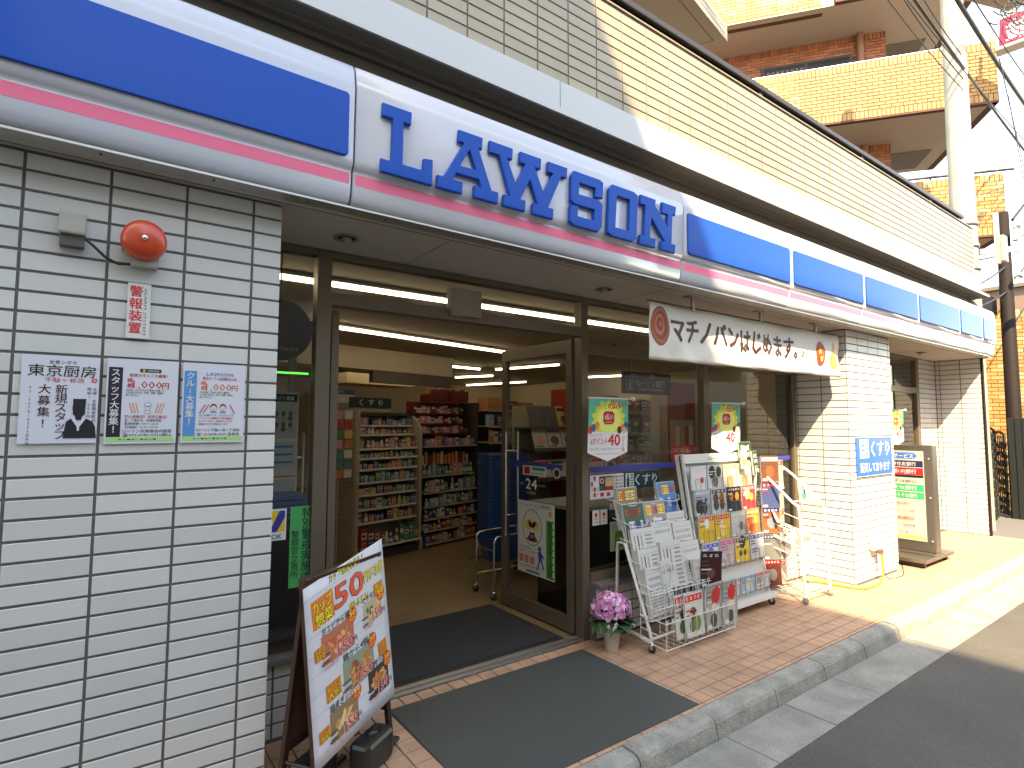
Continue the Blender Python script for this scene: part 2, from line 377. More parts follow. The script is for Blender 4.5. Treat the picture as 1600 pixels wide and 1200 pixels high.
mb = MB(); mb.box((-6, 2.608, 3.60), (10.60, 2.66, 3.775)); mb.box((-6, 2.604, 3.562), (10.98, 2.614, 3.598))
for x in (-1.1,): pass
mb.build('roof_band', BAND, shell)
mb = MB()
for x in (-1.33, .67, 2.27, 4.27, 6.27, 8.27): mb.box((x, 2.6065, 3.60), (x+.003, 2.609, 3.775))
mb.build('band_joint', TAUPE, shell)
mb = MB(); mb.box((-6, 2.66, 3.6), (10.45, 2.80, 3.775)); mb.build('band_core', GROUT, shell)
mb = MB(); mb.box((-6, 2.8, 3.3), (10.7, 15, 3.77)); mb.build('floor_slab', TAUPE, shell)
par = thing('parapet_wall', 'cream tiled balcony parapet over the shop sign with a dark handrail', 'parapet', (4, 2.7, 3.78))
mb = MB(); mb.box((-6, 2.638, 3.776), (10.455, 2.80, 4.53)); mb.build('backing', GROUT, par)
tiles(par, FW, .55, 10.46, 3.782, 4.535, CREAM, CREAM, pha=1.341-.256*8, phb=3.782, budget=[300])
tiles(par, Fr((10.455, 0, 0), Y_, Z_), 2.63, 2.8, 3.782, 4.535, CREAM, CREAM, phb=3.782, budget=[0])
mb = MB(); mb.box((-6, 2.625, 4.535), (10.46, 2.81, 4.545)); mb.build('coping', CREAM, par)
mb = MB(); mb.box((-6, 2.60, 4.575), (9.98, 2.74, 4.622)); mb.box((-6, 2.64, 4.552), (9.98, 2.70, 4.575)); mb.build('handrail', DKBRONZE, par, bevel=.006)
for x in (.8, 2.62, 4.65, 6.7, 8.75, 9.85):
    mb = MB(); mb.box((x, 2.63, 4.53), (x+.05, 2.70, 4.58)); mb.build('rail_post', ALU, par)
# canopy of the floor above, turned slightly from the street
up = thing('roof_canopy', 'thin tiled canopy slab with brown underside above the parapet', 'canopy', (5.2, 3.6, 6.0))
c0 = V((5.66, 3.57, 6.0)); da = V((-.981, -.195, 0)); db = V((-.416, .909, 0)).normalized()
mb = MB(); mb.obox(c0, da*9, db*4.2, V((0, 0, .17))); mb.build('slab', BSOF, up)
Fc = Fr(c0+da*9-V((0, 0, .004)), -da, Z_)
tiles(up, Fc, 0, 9.0, -.004, .20, CREAM, CREAM, pb=.068, phb=-.004, budget=[0])
mb = MB(); o_ = c0+da*.11+db*.11-V((0, 0, .002)); mb.obox(o_, da*8, db*.008, V((0, 0, .003))); mb.obox(o_, da*.008, db*3.8, V((0, 0, .003))); mb.build('drip_groove', TAUPE, up)

# =================================================================== ROOM INSIDE
mb = MB(); mb.box((-3, 3.26, -.08), (10.47, 15, .0)); struct('shop_floor', mb, IFLOOR)
room = thing('shop_room', 'cream inner walls and hanging bulkheads of the shop room', 'room', (3, 9, 0), kind='structure'); del room['category']
mb = MB(); mb.box((-3.2, 14.6, 0), (10.47, 14.8, 2.75)); mb.box((-3.2, 3.4, 0), (-3, 14.8, 2.75)); mb.box((10.27, 3.62, 0), (10.47, 14.8, 2.75)); mb.build('inner_wall', IWALL, room)
AO = V((2.794, 6.442, 0)); AD = V((.97, .244, 0)).normalized(); AN = V((-.244, .97, 0)).normalized()
AF = Fr(AO, AD, Z_)        # n points to the street
def A(a, off, z=0): return AO+AD*a+AN*off+Z_*z
mb = MB(); mb.obox(A(-1.2, 1.6, 2.42), AD*3.88, AN*.5, Z_*.329); mb.build('bulkhead', IWALL, room)
mb = MB(); mb.obox(A(1.0, 1.62, 2.23), AD*1.66, AN*.1, Z_*.188); mb.build('bulkhead_strip', TAUPE, room)
mb = MB(); mb.obox(A(1.2, 2.6, 2.28), AD*1.45, AN*.6, Z_*.18); mb.build('bulkhead', IWALL, room)
# ceiling tubes
def lamp(p0, p1, lab):
    t = thing('ceiling_light', lab, 'ceiling light', (V(p0)+V(p1))/2); d = (V(p1)-V(p0)); n_ = max(1, round(d.length/1.22)); w = d.normalized().cross(Z_)*.05
    mb = MB(); mb.obox(V(p0)-w+Z_*.03, d, w*2, Z_*.025); mb.build('housing', WPAINT, t)
    for i in range(n_):
        a = V(p0)+d*(i/n_)+d.normalized()*.006; b = V(p0)+d*((i+1)/n_)-d.normalized()*.006
        mb = MB(); mb.tube([a+Z_*.012, b+Z_*.012], .016, 8); mb.build('tube', TUBE, t)
lamp((-.6, 4.43, 2.69), (5.42, 4.43, 2.69), 'long fluorescent light row nearest the shop front')
lamp((1.0, 6.14, 2.69), (5.05, 7.1, 2.69), 'fluorescent light row above the medicine shelves')
lamp((2.0, 8.92, 2.69), (6.2, 9.62, 2.69), 'fluorescent light row in front of the hanging bulkhead')
lamp((6.5, 9.49, 2.69), (6.9, 7.97, 2.69), 'short fluorescent light seen left of the door leaf, running inward')
lamp((6.84, 11.7, 2.69), (7.29, 10.76, 2.69), 'short fluorescent light furthest back, left of the other inward rows')
lamp((8.5, 13.9, 2.69), (9.05, 11.8, 2.69), 'fluorescent light running inward at the back right of the shop')
lamp((9.2, 9.9, 2.69), (9.75, 8.6, 2.69), 'fluorescent light seen through the shop window, running inward')
lamp((7.2, 6.2, 2.69), (7.7, 4.6, 2.69), 'fluorescent light behind the pillar inside the shop')

# =================================================================== OPPOSITE SIDE OF THE STREET (throws the shade, mirrored in the sign)
def block(x0, x1, y1, h, label, floors, colr, depth=10):
    t = thing('building', label, 'building', ((x0+x1)/2, y1-depth/2, 0))
    mb = MB(); mb.box((x0, y1-depth, -.15), (x1, y1, h)); mb.box((x0+.1, y1-.25-depth+.4, h), (x1-.1, y1-.1, h+.0)) if 0 else None
    mb.build('wall', colr, t)
    wf = Fr((x1, y1, 0), -X_, Z_); nw = int((x1-x0)/1.6); fh = h/floors
    for j in range(floors):
        for i in range(nw):
            a = .5+i*(x1-x0-.6)/nw; mb = MB(); mb.prism([(a, j*fh+.9), (a+.95, j*fh+.9), (a+.95, j*fh+2.1), (a, j*fh+2.1)], wf, 0, .03); f = mb.build('window', DKBRONZE, t)
            mb = MB(); mb.prism([(a+.05, j*fh+.95), (a+.9, j*fh+.95), (a+.9, j*fh+2.05), (a+.05, j*fh+2.05)], wf, .03, .036); mb.build('pane', BLACK, f)
OPW = mat('opposite_render', (.64, .63, .59), .85, noise=.08); OPW2 = mat('opposite_tile', (.52, .47, .40), .8, noise=.08)
block(-25, -2.34, -3.2, 13.0, 'pale four storey building across the street, behind the viewer', 4, OPW, 16)
block(-2.2, 8.5, -3.2, 5.5, 'low beige two storey house across the street', 2, OPW2)
block(9.4, 22, -3.4, 5.8, 'low grey two storey building across the street, further along', 2, OPW)

# =================================================================== SHOP SIGN
sign = thing('shop_sign', 'long white and blue shop sign with pink stripe and raised blue letters', 'shop sign', (3, 2.5, 2.9))
PR = [(2.56, 2.592), (2.505, 2.588), (2.478, 2.594), (2.462, 2.612), (2.453, 2.645), (2.449, 2.676), (2.4486, 2.682), (2.4462, 2.730), (2.446, 2.736), (2.4475, 2.744), (2.441, 2.752), (2.432, 2.762), (2.4265, 2.778), (2.4248, 2.786), (2.4244, 2.80),
      (2.4186, 3.125), (2.4184, 3.14), (2.4205, 3.150), (2.4235, 3.156), (2.4245, 3.165), (2.432, 3.205), (2.437, 3.222), (2.446, 3.238), (2.465, 3.252), (2.56, 3.262)]
def extr(x0, x1, prof, name, m, par, closed=True, round_=0.012):
    mb = MB(); n = len(prof); cyy = sum(p[0] for p in prof)/n+.05; czz = sum(p[1] for p in prof)/n
    xs = [(x0, .006), (x0+.006, 0), (x1-.006, 0), (x1, .006)]
    vs = []
    for x, e in xs: vs += [(x, y+(e if y < 2.55 else 0), z+(e if z < 2.7 else -e if z > 3.1 else 0)) for y, z in prof]
    fs = []
    for k in range(3): fs += [(k*n+i, k*n+i+1, (k+1)*n+i+1, (k+1)*n+i) for i in range(n-1)]
    fs = [tuple(reversed(f)) for f in fs]
    mb.add(vs, fs, smooth=True); mb.add(vs[:n], [tuple(range(n))]); mb.add(vs[-n:], [tuple(range(n-1, -1, -1))])
    return mb.build(name, m, par)
J = [-5.2, -3.5, -1.49, .88, 3.25, 4.70, 6.10, 7.50, 8.88, 9.80, 10.42]
for i in range(len(J)-1):
    x0, x1 = J[i]+.004, J[i+1]-.004
    p = extr(x0, x1, PR, 'sign_panel', PLAST, sign)
    mb = MB(); q = [(2.4490, 2.682), (2.4462, 2.733)]
    mb.add([(x, y-.0012, z) for x in (x0+.01, x1-.01) for y, z in q], [(0, 2, 3, 1)]); mb.build('pink_stripe', PINKP, p)
    if i != 3:
        Fb = FF(0, 2.4205, 0); a0, a1 = x0+.028, x1-.028; c = .012
        poly = [(a0+c, 2.793), (a1-c, 2.793), (a1, 2.793+c), (a1, 3.088-c), (a1-c, 3.088), (a0+c, 3.088), (a0, 3.088-c), (a0, 2.793+c)]
        mb = MB(); mb.prism(poly, Fb, -.002, .011); mb.build('blue_board', BLUEP, p, bevel=.004)
mb = MB(); mb.box((-5.2, 2.462, 2.578), (10.2, 2.545, 2.587)); mb.build('bottom_trim', ALU, sign)
mb = MB()
for i in range(38):
    x = -3+.37*i; mb.lathe([(.005, 0), (.0045, -.004), (0, -.005)], (x, 2.50, 2.578), 8)
mb.build('trim_screw', DKBRONZE, sign)
LET = {'L': [[(1.000,3.084),(1.146,3.095),(1.143,3.030),(1.105,3.028),(1.102,2.809),(1.212,2.810),(1.215,2.880),(1.262,2.887),(1.259,2.762),(0.995,2.758),(0.996,2.818),(1.047,2.826),(1.051,3.030),(0.998,3.030)]],
'A': [[(1.410,3.084),(1.552,3.090),(1.548,3.029),(1.526,3.028),(1.610,2.824),(1.653,2.826),(1.649,2.762),(1.502,2.757),(1.504,2.819),(1.544,2.822),(1.530,2.859),(1.395,2.858),(1.376,2.821),(1.435,2.822),(1.429,2.762),(1.288,2.759),(1.291,2.818),(1.324,2.818),(1.441,3.027),(1.406,3.026)],[(1.473,3.003),(1.513,2.905),(1.415,2.901)]],
'W': [[(1.598,3.083),(1.747,3.093),(1.743,3.029),(1.709,3.028),(1.770,2.895),(1.833,3.021),(1.796,3.021),(1.800,3.085),(1.945,3.094),(1.941,3.032),(1.899,3.029),(1.963,2.893),(2.033,3.024),(1.994,3.023),(1.999,3.087),(2.142,3.093),(2.135,3.024),(2.093,3.022),(1.996,2.822),(2.035,2.822),(2.030,2.759),(1.883,2.755),(1.888,2.819),(1.921,2.820),(1.864,2.947),(1.798,2.822),(1.835,2.822),(1.830,2.760),(1.686,2.757),(1.690,2.820),(1.730,2.824),(1.659,3.019),(1.596,3.015)]],
'S': [[(2.195,3.082),(2.405,3.094),(2.435,3.076),(2.428,2.977),(2.363,2.971),(2.368,3.027),(2.235,3.024),(2.231,2.955),(2.397,2.957),(2.428,2.938),(2.418,2.796),(2.386,2.763),(2.185,2.760),(2.159,2.779),(2.165,2.876),(2.225,2.881),(2.221,2.822),(2.353,2.824),(2.359,2.890),(2.193,2.888),(2.167,2.906),(2.173,3.053)]],
'O': [[(2.515,3.086),(2.710,3.096),(2.748,3.073),(2.732,2.789),(2.693,2.755),(2.505,2.754),(2.468,2.774),(2.485,3.051)],[(2.554,3.025),(2.673,3.028),(2.659,2.814),(2.537,2.813)]],
'N': [[(2.778,3.083),(2.924,3.089),(2.918,3.045),(3.039,2.928),(3.046,3.014),(2.986,3.012),(2.992,3.082),(3.134,3.091),(3.125,3.023),(3.096,3.021),(3.079,2.818),(3.122,2.820),(3.113,2.758),(2.968,2.757),(2.974,2.818),(3.009,2.819),(2.876,2.959),(2.860,2.815),(2.918,2.819),(2.909,2.760),(2.759,2.759),(2.766,2.815),(2.803,2.817),(2.820,3.022),(2.772,3.019)]]}
def snap(z):
    for t in (3.088, 3.026, 2.820, 2.759):
        if abs(z-t) < .011: return t
    return z
for ch, loops in LET.items():
    cu = bpy.data.curves.new('letter', 'CURVE'); cu.dimensions = '2D'; cu.fill_mode = 'BOTH'; cu.extrude = .007; cu.bevel_depth = .005; cu.bevel_resolution = 2; cu.offset = -.004
    for lp in loops:
        s_ = cu.splines.new('POLY'); s_.points.add(len(lp)-1); s_.use_cyclic_u = True
        for k, (x, z) in enumerate(lp): s_.points[k].co = (x, snap(z), 0, 1)
    tmp = bpy.data.objects.new('tmp', cu); me0 = tmp.to_mesh(); mb = MB()
    mb.add([(v.co.x, 2.406-v.co.z, v.co.y) for v in me0.vertices], [tuple(p.vertices) for p in me0.polygons])
    tmp.to_mesh_clear(); bpy.data.objects.remove(tmp); bpy.data.curves.remove(cu)
    o = mb.build('letter', BLUEP, sign)

# =================================================================== SHOP FRONT
def frameset(root, boxes, name='frame', m=BRONZE, bevel=.002):
    for a, b in boxes:
        mb = MB(); mb.box(a, b); o = mb.build(name, m, root, bevel=bevel)
    return o
def pane(root, x0, x1, z0, z1, y=3.2, name='pane'):
    mb = MB(); mb.box((x0, y, z0), (x1, y+.006, z1)); return mb.build(name, GLASS, root)
sf = thing('shopfront', 'bronze framed glass shop front with an open double doorway', 'shop front', (3, 3.2, 0))
y0, y1 = 3.165, 3.245
frameset(sf, [((.955, y0, 0), (1.035, y1, 2.58)), ((2.965, y0, 0), (3.035, y1, 2.58)), ((6.085, y0, .40), (6.158, y1, 2.58)), ((4.50, y0+.002, .47), (4.575, y1-.002, 2.17)), ((7.242, y0, .4), (7.31, y1, 2.58)), ((9.60, y0, 0), (9.70, y1, 2.58)), ((8.45, y0+.002, .45), (8.52, y1-.002, 2.58))], 'post')
frameset(sf, [((1.035, y0+.003, 2.272), (2.965, y1-.003, 2.345)), ((3.035, y0+.003, 2.14), (6.085, y1-.003, 2.225)), ((7.31, y0+.003, 2.06), (9.6, y1-.003, 2.14)),
              ((.63, y0+.004, 2.545), (.955, y1, 2.582)), ((1.035, y0+.004, 2.545), (2.965, y1, 2.582)), ((3.035, y0+.004, 2.545), (6.085, y1, 2.582)), ((7.31, y0+.004, 2.545), (9.6, y1, 2.582)),
              ((3.035, y0-.02, .413), (6.085, y1, .475)), ((.63, y0-.02, .413), (.955, y1, .475)), ((7.31, y0-.02, .413), (9.6, y1, .475)), ((4.52, y0+.006, 2.225), (4.56, y1-.006, 2.545))], 'transom_bar')
frameset(sf, [((.63, 3.10, .475), (.955, 3.24, .50)), ((3.035, 3.19, .475), (4.5, 3.23, .50)), ((4.575, 3.19, .475), (6.085, 3.23, .50)), ((3.035, 3.19, .50), (3.055, 3.23, 2.14)), ((6.06, 3.19, .50), (6.085, 3.23, 2.14)),
              ((3.3, 3.155, 2.225), (3.34, 3.17, 2.24))], 'glazing_bead', DKBRONZE)
for a in ((.63, .955, .50, 2.545), (1.035, 2.965, 2.345, 2.545), (3.055, 4.5, .5, 2.14), (4.575, 6.06, .5, 2.14), (3.035, 4.52, 2.225, 2.545), (4.56, 6.085, 2.225, 2.545), (7.31, 8.45, .475, 2.06), (8.52, 9.6, .475, 2.06), (7.31, 8.45, 2.14, 2.545), (8.52, 9.6, 2.14, 2.545)):
    pane(sf, *a)
frameset(sf, [((1.03, 3.165, -.004), (2.97, 3.20, .006)), ((1.03, 3.215, -.004), (2.97, 3.25, .010))], 'threshold', ALU)
mb = MB(); mb.box((1.03, 3.155, -.02), (2.97, 3.25, -.002)); mb.build('threshold_groove', DKBRONZE, sf)
mb = MB(); mb.box((1.8, 3.13, 2.30), (2.03, 3.20, 2.48)); mb.build('sensor_box', mat('sensor_bronze', (.30, .26, .20), .5), sf, bevel=.006)
Fw = FF(0, 3.1985, 0); FILM = S(52, 62, 150)
for a, b in ((3.06, 4.49), (4.585, 6.055), (7.33, 8.44), (8.53, 9.59)): mb = MB(); Fw.rect(mb, a, 1.222, b, 1.268, 0, FILM); mb.build('blue_film_stripe', PRINT, sf)
def leaf(x, inward, lab, left=False):
    t = thing('glass_door', lab, 'door', (x, 3.26, 0)); y0, y1 = 3.275, 4.22
    frameset(t, [((x-.022, y0, .015), (x+.022, y0+.068, 2.262)), ((x-.022, y1-.068, .015), (x+.022, y1, 2.262))], 'stile')
    frameset(t, [((x-.021, y0+.068, .015), (x+.021, y1-.068, .13)), ((x-.021, y0+.068, 2.16), (x+.021, y1-.068, 2.262))], 'rail')
    mb = MB(); mb.box((x-.003, y0+.068, .13), (x+.003, y1-.068, 2.16)); mb.build('pane', GLASS, t)
    mb = MB()
    for s in (-1, 1):
        hx = x+s*.065; yy = y1-.13
        mb.tube([(hx, yy, .62), (hx, yy, 1.53)], .011, 8)
        for z in (.80, 1.36): mb.tube([(x+s*.005, yy, z), (hx, yy, z)], .008, 6)
    mb.build('handle', CHROME, t); return t
dr = leaf(2.98, 1, 'open glass door leaf standing inward on the right of the entrance, bearing a poster')
dl = leaf(1.10, 1, 'open glass door leaf standing inward on the left of the entrance')
# prints on the right leaf (seen from the left side)
Fd = Fr((2.955, 4.14, 0), -Y_, Z_)    # a grows toward the street; n = -X
def fx(x): return x
ps = sheet(Fr((2.974, 3.99, .345), -Y_, Z_), .49, .60, .001, 'notice', dr, col=(.66, .68, .66)); F = Fr((2.9735, 3.99, .345), -Y_, Z_); mb = MB()
F.rect(mb, .385, .01, .485, .47, .0004, S(60, 150, 60)); F.text(mb, 'セーフティステーション活動実施店', .02, .56, .026, BLK, w=.42); F.text(mb, 'お店の人といっしょに安全安心なまちづくり', .02, .54, .012, (.3, .3, .3), w=.36)
F.disc(mb, .20, .385, .13, .15, .0005, BLK, 24); F.disc(mb, .20, .385, .124, .144, .0009, (.66, .68, .66), 24)
for a, b, c in ((.15, .40, S(220, 190, 100)), (.25, .40, S(220, 190, 100)), (.20, .425, S(230, 205, 130))): F.disc(mb, a, b, .05, .045, .0012, c, 14)
F.poly(mb, [(.12, .28), (.17, .33), (.17, .27)], .0014, REDC); F.poly(mb, [(.23, .27), (.23, .33), (.28, .28)], .0014, REDC); F.rect(mb, .165, .27, .235, .345, .0015, S(25, 30, 60)); F.text(mb, 'SS', .20, .30, .03, WHT, .002, align='C', bold=.02)
F.text(mb, 'ご家・親は宣言!', .02, .205, .016, BLK, w=.17); F.text(mb, 'エスゾウくんのお店へ', .02, .17, .026, REDC, w=.24, bold=.02)
for i in range(3): F.rect(mb, .02+i*.075, .085, .08+i*.075, .15, .0005, S(230, 150, 150)); F.text(mb, '店日目'[i], .05+i*.075, .09, .05, REDC, .0008, align='C')
F.rect(mb, .02, .06, .33, .066, .0005, (.3, .3, .3)); F.rect(mb, .02, .045, .30, .05, .0005, (.4, .4, .4)); F.rect(mb, .12, .015, .30, .03, .0005, S(40, 90, 160))
bl = S(45, 80, 170); F.disc(mb, .30, .225, .022, None, .0006, bl); F.poly(mb, [(.275, .20), (.32, .205), (.335, .13), (.29, .12)], .0006, bl); F.poly(mb, [(.29, .13), (.31, .13), (.275, .05), (.262, .055)], .0006, bl); F.poly(mb, [(.31, .14), (.335, .13), (.36, .07), (.345, .06)], .0006, bl); F.poly(mb, [(.32, .195), (.365, .16), (.36, .15), (.32, .17)], .0006, bl)
F.vtext(mb, '警察官立寄り店舗', .435, .455, .045, S(20, 50, 25), bold=.02, step=.054)
for k in range(8): F.rect(mb, .465, .03+k*.055, .48, .07+k*.055, .0006, WHT)
F.poly(mb, [(.435+.035*math.cos(R(90+i*36))*(1 if i % 2 == 0 else .45), .525+.035*math.sin(R(90+i*36))*(1 if i % 2 == 0 else .45)) for i in range(10)], .0005, S(215, 150, 90))
mb.build('lettering', PRINT, ps)
F = Fr((2.9735, 4.02, .96), -Y_, Z_); mb = MB()
F.text(mb, '24', .22, .09, .10, (.7, .7, .66), w=.15, bold=.04, align='C'); F.text(mb, 'OPEN', .05, .12, .022, (.55, .55, .5)); F.text(mb, 'HOURS', .32, .12, .022, (.55, .55, .5)); F.text(mb, '年中無休', .22, .045, .025, (.5, .5, .46), align='C'); 
F.rect(mb, .10, .205, .42, .285, .0005, (.55, .62, .6)); F.rect(mb, .12, .215, .20, .275, .0008, REDC); F.rect(mb, .23, .25, .40, .275, .0008, S(30, 120, 120)); F.rect(mb, .23, .22, .38, .23, .0008, (.3, .3, .3)); F.disc(mb, .55, .245, .045, None, .0005, (.5, .5, .46)); F.disc(mb, .55, .245, .03, None, .0009, BLK)
F.rect(mb, -.12, .27, .62, .315, .0004, FILM)
mb.build('lettering', PRINT, dr)
# notices on the sidelight and the window glass
def notice(name, label, cat, F, w, h, col=WHT, group=None, m=PRINT, th=.0012):
    o = sheet(F, w, h, th, name, None, m, col); tag(o, label, cat, group); return o, Fr(F.p(0, 0, .0003), F.u, F.v), MB()
GRN = S(50, 170, 95)
o, F, mb = notice('window_sticker', 'green police notice with vertical black writing on the side window', 'sticker', FF(.85, 3.188, .72), .135, .43, GRN)
F.vtext(mb, '特別警戒実施中', .09, .42, .05, BLK, bold=.02, step=.057); F.vtext(mb, '警察官立寄所', .028, .30, .036, BLK, bold=.01, step=.042); mb.build('lettering', PRINT, o)
o, F, mb = notice('window_sticker', 'small yellow and blue OK sticker on the side window', 'sticker', FF(.735, 3.188, .98), .095, .165, WHT)
F.rect(mb, .008, .045, .088, .155, .0003, S(235, 200, 30)); F.poly(mb, [(.008, .045), (.048, .045), (.088, .12), (.088, .155), (.06, .155)], .0006, S(50, 50, 150)); F.text(mb, 'OK', .048, .008, .03, S(30, 40, 130), align='C', bold=.03); mb.build('lettering', PRINT, o)
o, F, mb = notice('window_notice', 'white notice full of payment marks under the blue stripe of the window', 'notice', FF(3.065, 3.188, 1.02), .375, .185, (.6, .62, .62))
rg = random.Random(3)
for i in range(3):
    for j in range(4): F.rect(mb, .01+i*.028, .015+j*.042, .034+i*.028, .048+j*.042, .0003, rg.choice([REDC, (.5, .5, .5), S(200, 60, 60), (.7, .7, .7)]))
F.rect(mb, .10, .06, .255, .17, .0003, BLK); F.disc(mb, .13, .135, .022, None, .0006, WHT); F.disc(mb, .13, .135, .016, None, .0009, REDC); F.rect(mb, .165, .09, .25, .16, .0006, S(210, 170, 120)); F.rect(mb, .17, .065, .25, .085, .0006, REDC); F.rect(mb, .105, .065, .155, .10, .0006, (.08, .08, .08)); F.text(mb, '!たばこ〜', .17, .135, .016, BLK, .001, w=.07)
for i in range(5):
    for j in range(6): F.rect(mb, .265+i*.021, .018+j*.027, .28+i*.021, .034+j*.027, .0003, rg.choice([(.15, .15, .15), (.3, .3, .3), REDC, (.4, .4, .45)]))
F.rect(mb, .11, .015, .15, .045, .0003, REDC); F.rect(mb, .18, .015, .22, .045, .0003, S(200, 60, 60)); mb.build('print', PRINT, o)
o, F, mb = notice('window_sign', 'dark teal window sign with a bottle pictogram and white hiragana', 'window sign', FF(3.455, 3.188, 1.075), .42, .135, S(14, 50, 58))
F.rect(mb, .008, .01, .105, .125, .0003, S(190, 205, 200)); F.poly(mb, [(.02, .015), (.052, .015), (.052, .08), (.044, .095), (.044, .118), (.028, .118), (.028, .095), (.02, .08)], .0006, S(14, 50, 58))
for j in range(5): F.rect(mb, .062, .02+j*.021, .098, .03+j*.021, .0006, S(14, 50, 58))
F.text(mb, 'くすり', .125, .03, .085, S(200, 215, 210), w=.27, bold=.015); mb.build('lettering', PRINT, o)
for i, (x, z, w, h, lab) in enumerate([(3.09, .82, .075, .115, 'small white sticker with a red mark, left one of two on the black counter front'), (3.175, .82, .075, .115, 'small white sticker with a red mark, right one of two on the black counter front')]):
    o, F, mb = notice('window_sticker', lab, 'sticker', FF(x, 3.188, z), w, h, (.6, .6, .56)); F.disc(mb, w/2, h*.68, .016, None, .0003, REDC); F.rect(mb, .02, .045, .055, .052, .0003, REDC); F.rect(mb, .015, .015, .06, .03, .0003, (.4, .4, .4)); mb.build('print', PRINT, o)
o, F, mb = notice('window_sticker', 'no smoking sticker in black, white, red and yellow on the window glass', 'sticker', FF(3.27, 3.188, .865), .135, .115, (.05, .05, .05))
F.rect(mb, .004, .06, .06, .112, .0003, (.6, .6, .58)); F.disc(mb, .032, .087, .02, None, .0006, REDC); F.disc(mb, .032, .087, .015, None, .0009, (.6, .6, .58)); F.rect(mb, .065, .062, .13, .112, .0003, REDC); F.rect(mb, .065, .01, .13, .055, .0003, S(220, 190, 60)); mb.build('print', PRINT, o)
o, F, mb = notice('window_sticker', 'pale green sticker with a bottle of tea shape low on the window', 'sticker', FF(3.28, 3.188, .60), .15, .23, S(175, 200, 170))
F.poly(mb, [(.05, .03), (.14, .03), (.14, .12), (.115, .16), (.115, .19), (.085, .19), (.085, .16), (.05, .12)], .0003, S(120, 160, 60))
for j in range(3): F.rect(mb, .065, .05+j*.022, .13, .058+j*.022, .0006, S(175, 200, 120))
mb.build('print', PRINT, o)
o, F, mb = notice('window_poster', 'red poster with white katakana taped inside the window near the middle post', 'poster', FF(4.19, 3.3, 1.235), .5, .17, S(215, 60, 50))
F.text(mb, 'マルチコピー機ここにあります', .02, .115, .036, WHT, w=.44, bold=.02)
for i in range(5): F.rect(mb, .05+i*.08, .02, .09+i*.08, .085, .0003, S(240, 200, 190))
mb.build('lettering', PRINT, o)

# =================================================================== INSIDE THE SHOP
rg = random.Random(11)
CN = {'red': S(190, 30, 35), 'blue': S(40, 80, 170), 'green': S(60, 140, 80), 'yellow': S(225, 185, 50), 'white': (.6, .6, .57), 'orange': S(220, 120, 40), 'pink': S(225, 140, 160), 'pale blue': S(130, 180, 215), 'brown': S(110, 70, 45), 'purple': S(120, 80, 150), 'teal': S(50, 140, 140)}
CN = {k: tuple(.72*v+.28*(.3*c[0]+.5*c[1]+.2*c[2]) for v in c) for k, c in CN.items()}
PK = {}
def product(kind, cn, w, h, dp):
    k = (kind, cn, w, h)
    if k in PK: return PK[k]
    c = CN[cn]; c2 = (.62, .62, .6) if cn != 'white' else CN[rg.choice(['blue', 'red', 'green'])]; dk = tuple(x*.35 for x in c); body = MB(); F = FF(-w/2, -.0012, 0)
    if kind == 'box':
        body.box((-w/2, 0, 0), (w/2, dp, h), c); body.box((-w/2-.0006, -.0006, h*.9), (w/2+.0006, dp, h*.915), dk); body.box((-w*.46, -.001, h), (w*.46, dp*.9, h+.0012), c)
        F.rect(body, w*.08, h*.45, w*.92, h*.8, 0, c2); F.rect(body, w*.16, h*.55, w*.7, h*.7, .0006, dk); F.disc(body, w*.75, h*.25, min(w, h)*.12, None, 0, c2, 8); F.rect(body, w*.1, h*.2, w*.5, h*.26, 0, c2)
    elif kind == 'bottle':
        body.lathe([(w*.42, 0), (w*.46, h*.05), (w*.46, h*.62), (w*.25, h*.74), (w*.2, h*.76)], n=10, col=c); body.lathe([(w*.24, h*.76), (w*.24, h), (w*.2, h*1.01)], n=10, col=c2); body.lathe([(w*.47, h*.15), (w*.47, h*.5)], n=10, col=c2)
    else:
        P = [(0, 0), (w, 0), (w*.97, h*.92), (w, h), (0, h), (w*.03, h*.92)]
        body.add([(x-w/2, -dp*.05, z) for x, z in P]+[(x-w/2, dp*.25, z) for x, z in P]+[(0, -dp*.22, h*.4)], [(0, 1, 12), (1, 2, 12), (2, 5, 12), (5, 0, 12), (2, 3, 4, 5), tuple(range(11, 5, -1)), (0, 6, 7, 1), (1, 7, 8, 2)], c)
        body.add([(-w*.3, -dp*.2, h*.55), (w*.3, -dp*.2, h*.55), (w*.3, -dp*.13, h*.78), (-w*.3, -dp*.13, h*.78)], [(0, 1, 2, 3)], c2)
    me = body.mesh('product'); me.materials.append(GOODS); PK[k] = me; return me
ORD = ['top', 'second', 'third', 'fourth', 'fifth', 'sixth', 'seventh', 'eighth', 'ninth', 'tenth', 'eleventh', 'twelfth', 'thirteenth', 'fourteenth', 'fifteenth', 'sixteenth', 'seventeenth', 'eighteenth', 'nineteenth', 'twentieth']
QAD = Matrix.Rotation(math.atan2(AD.y, AD.x), 4, 'Z').to_quaternion()
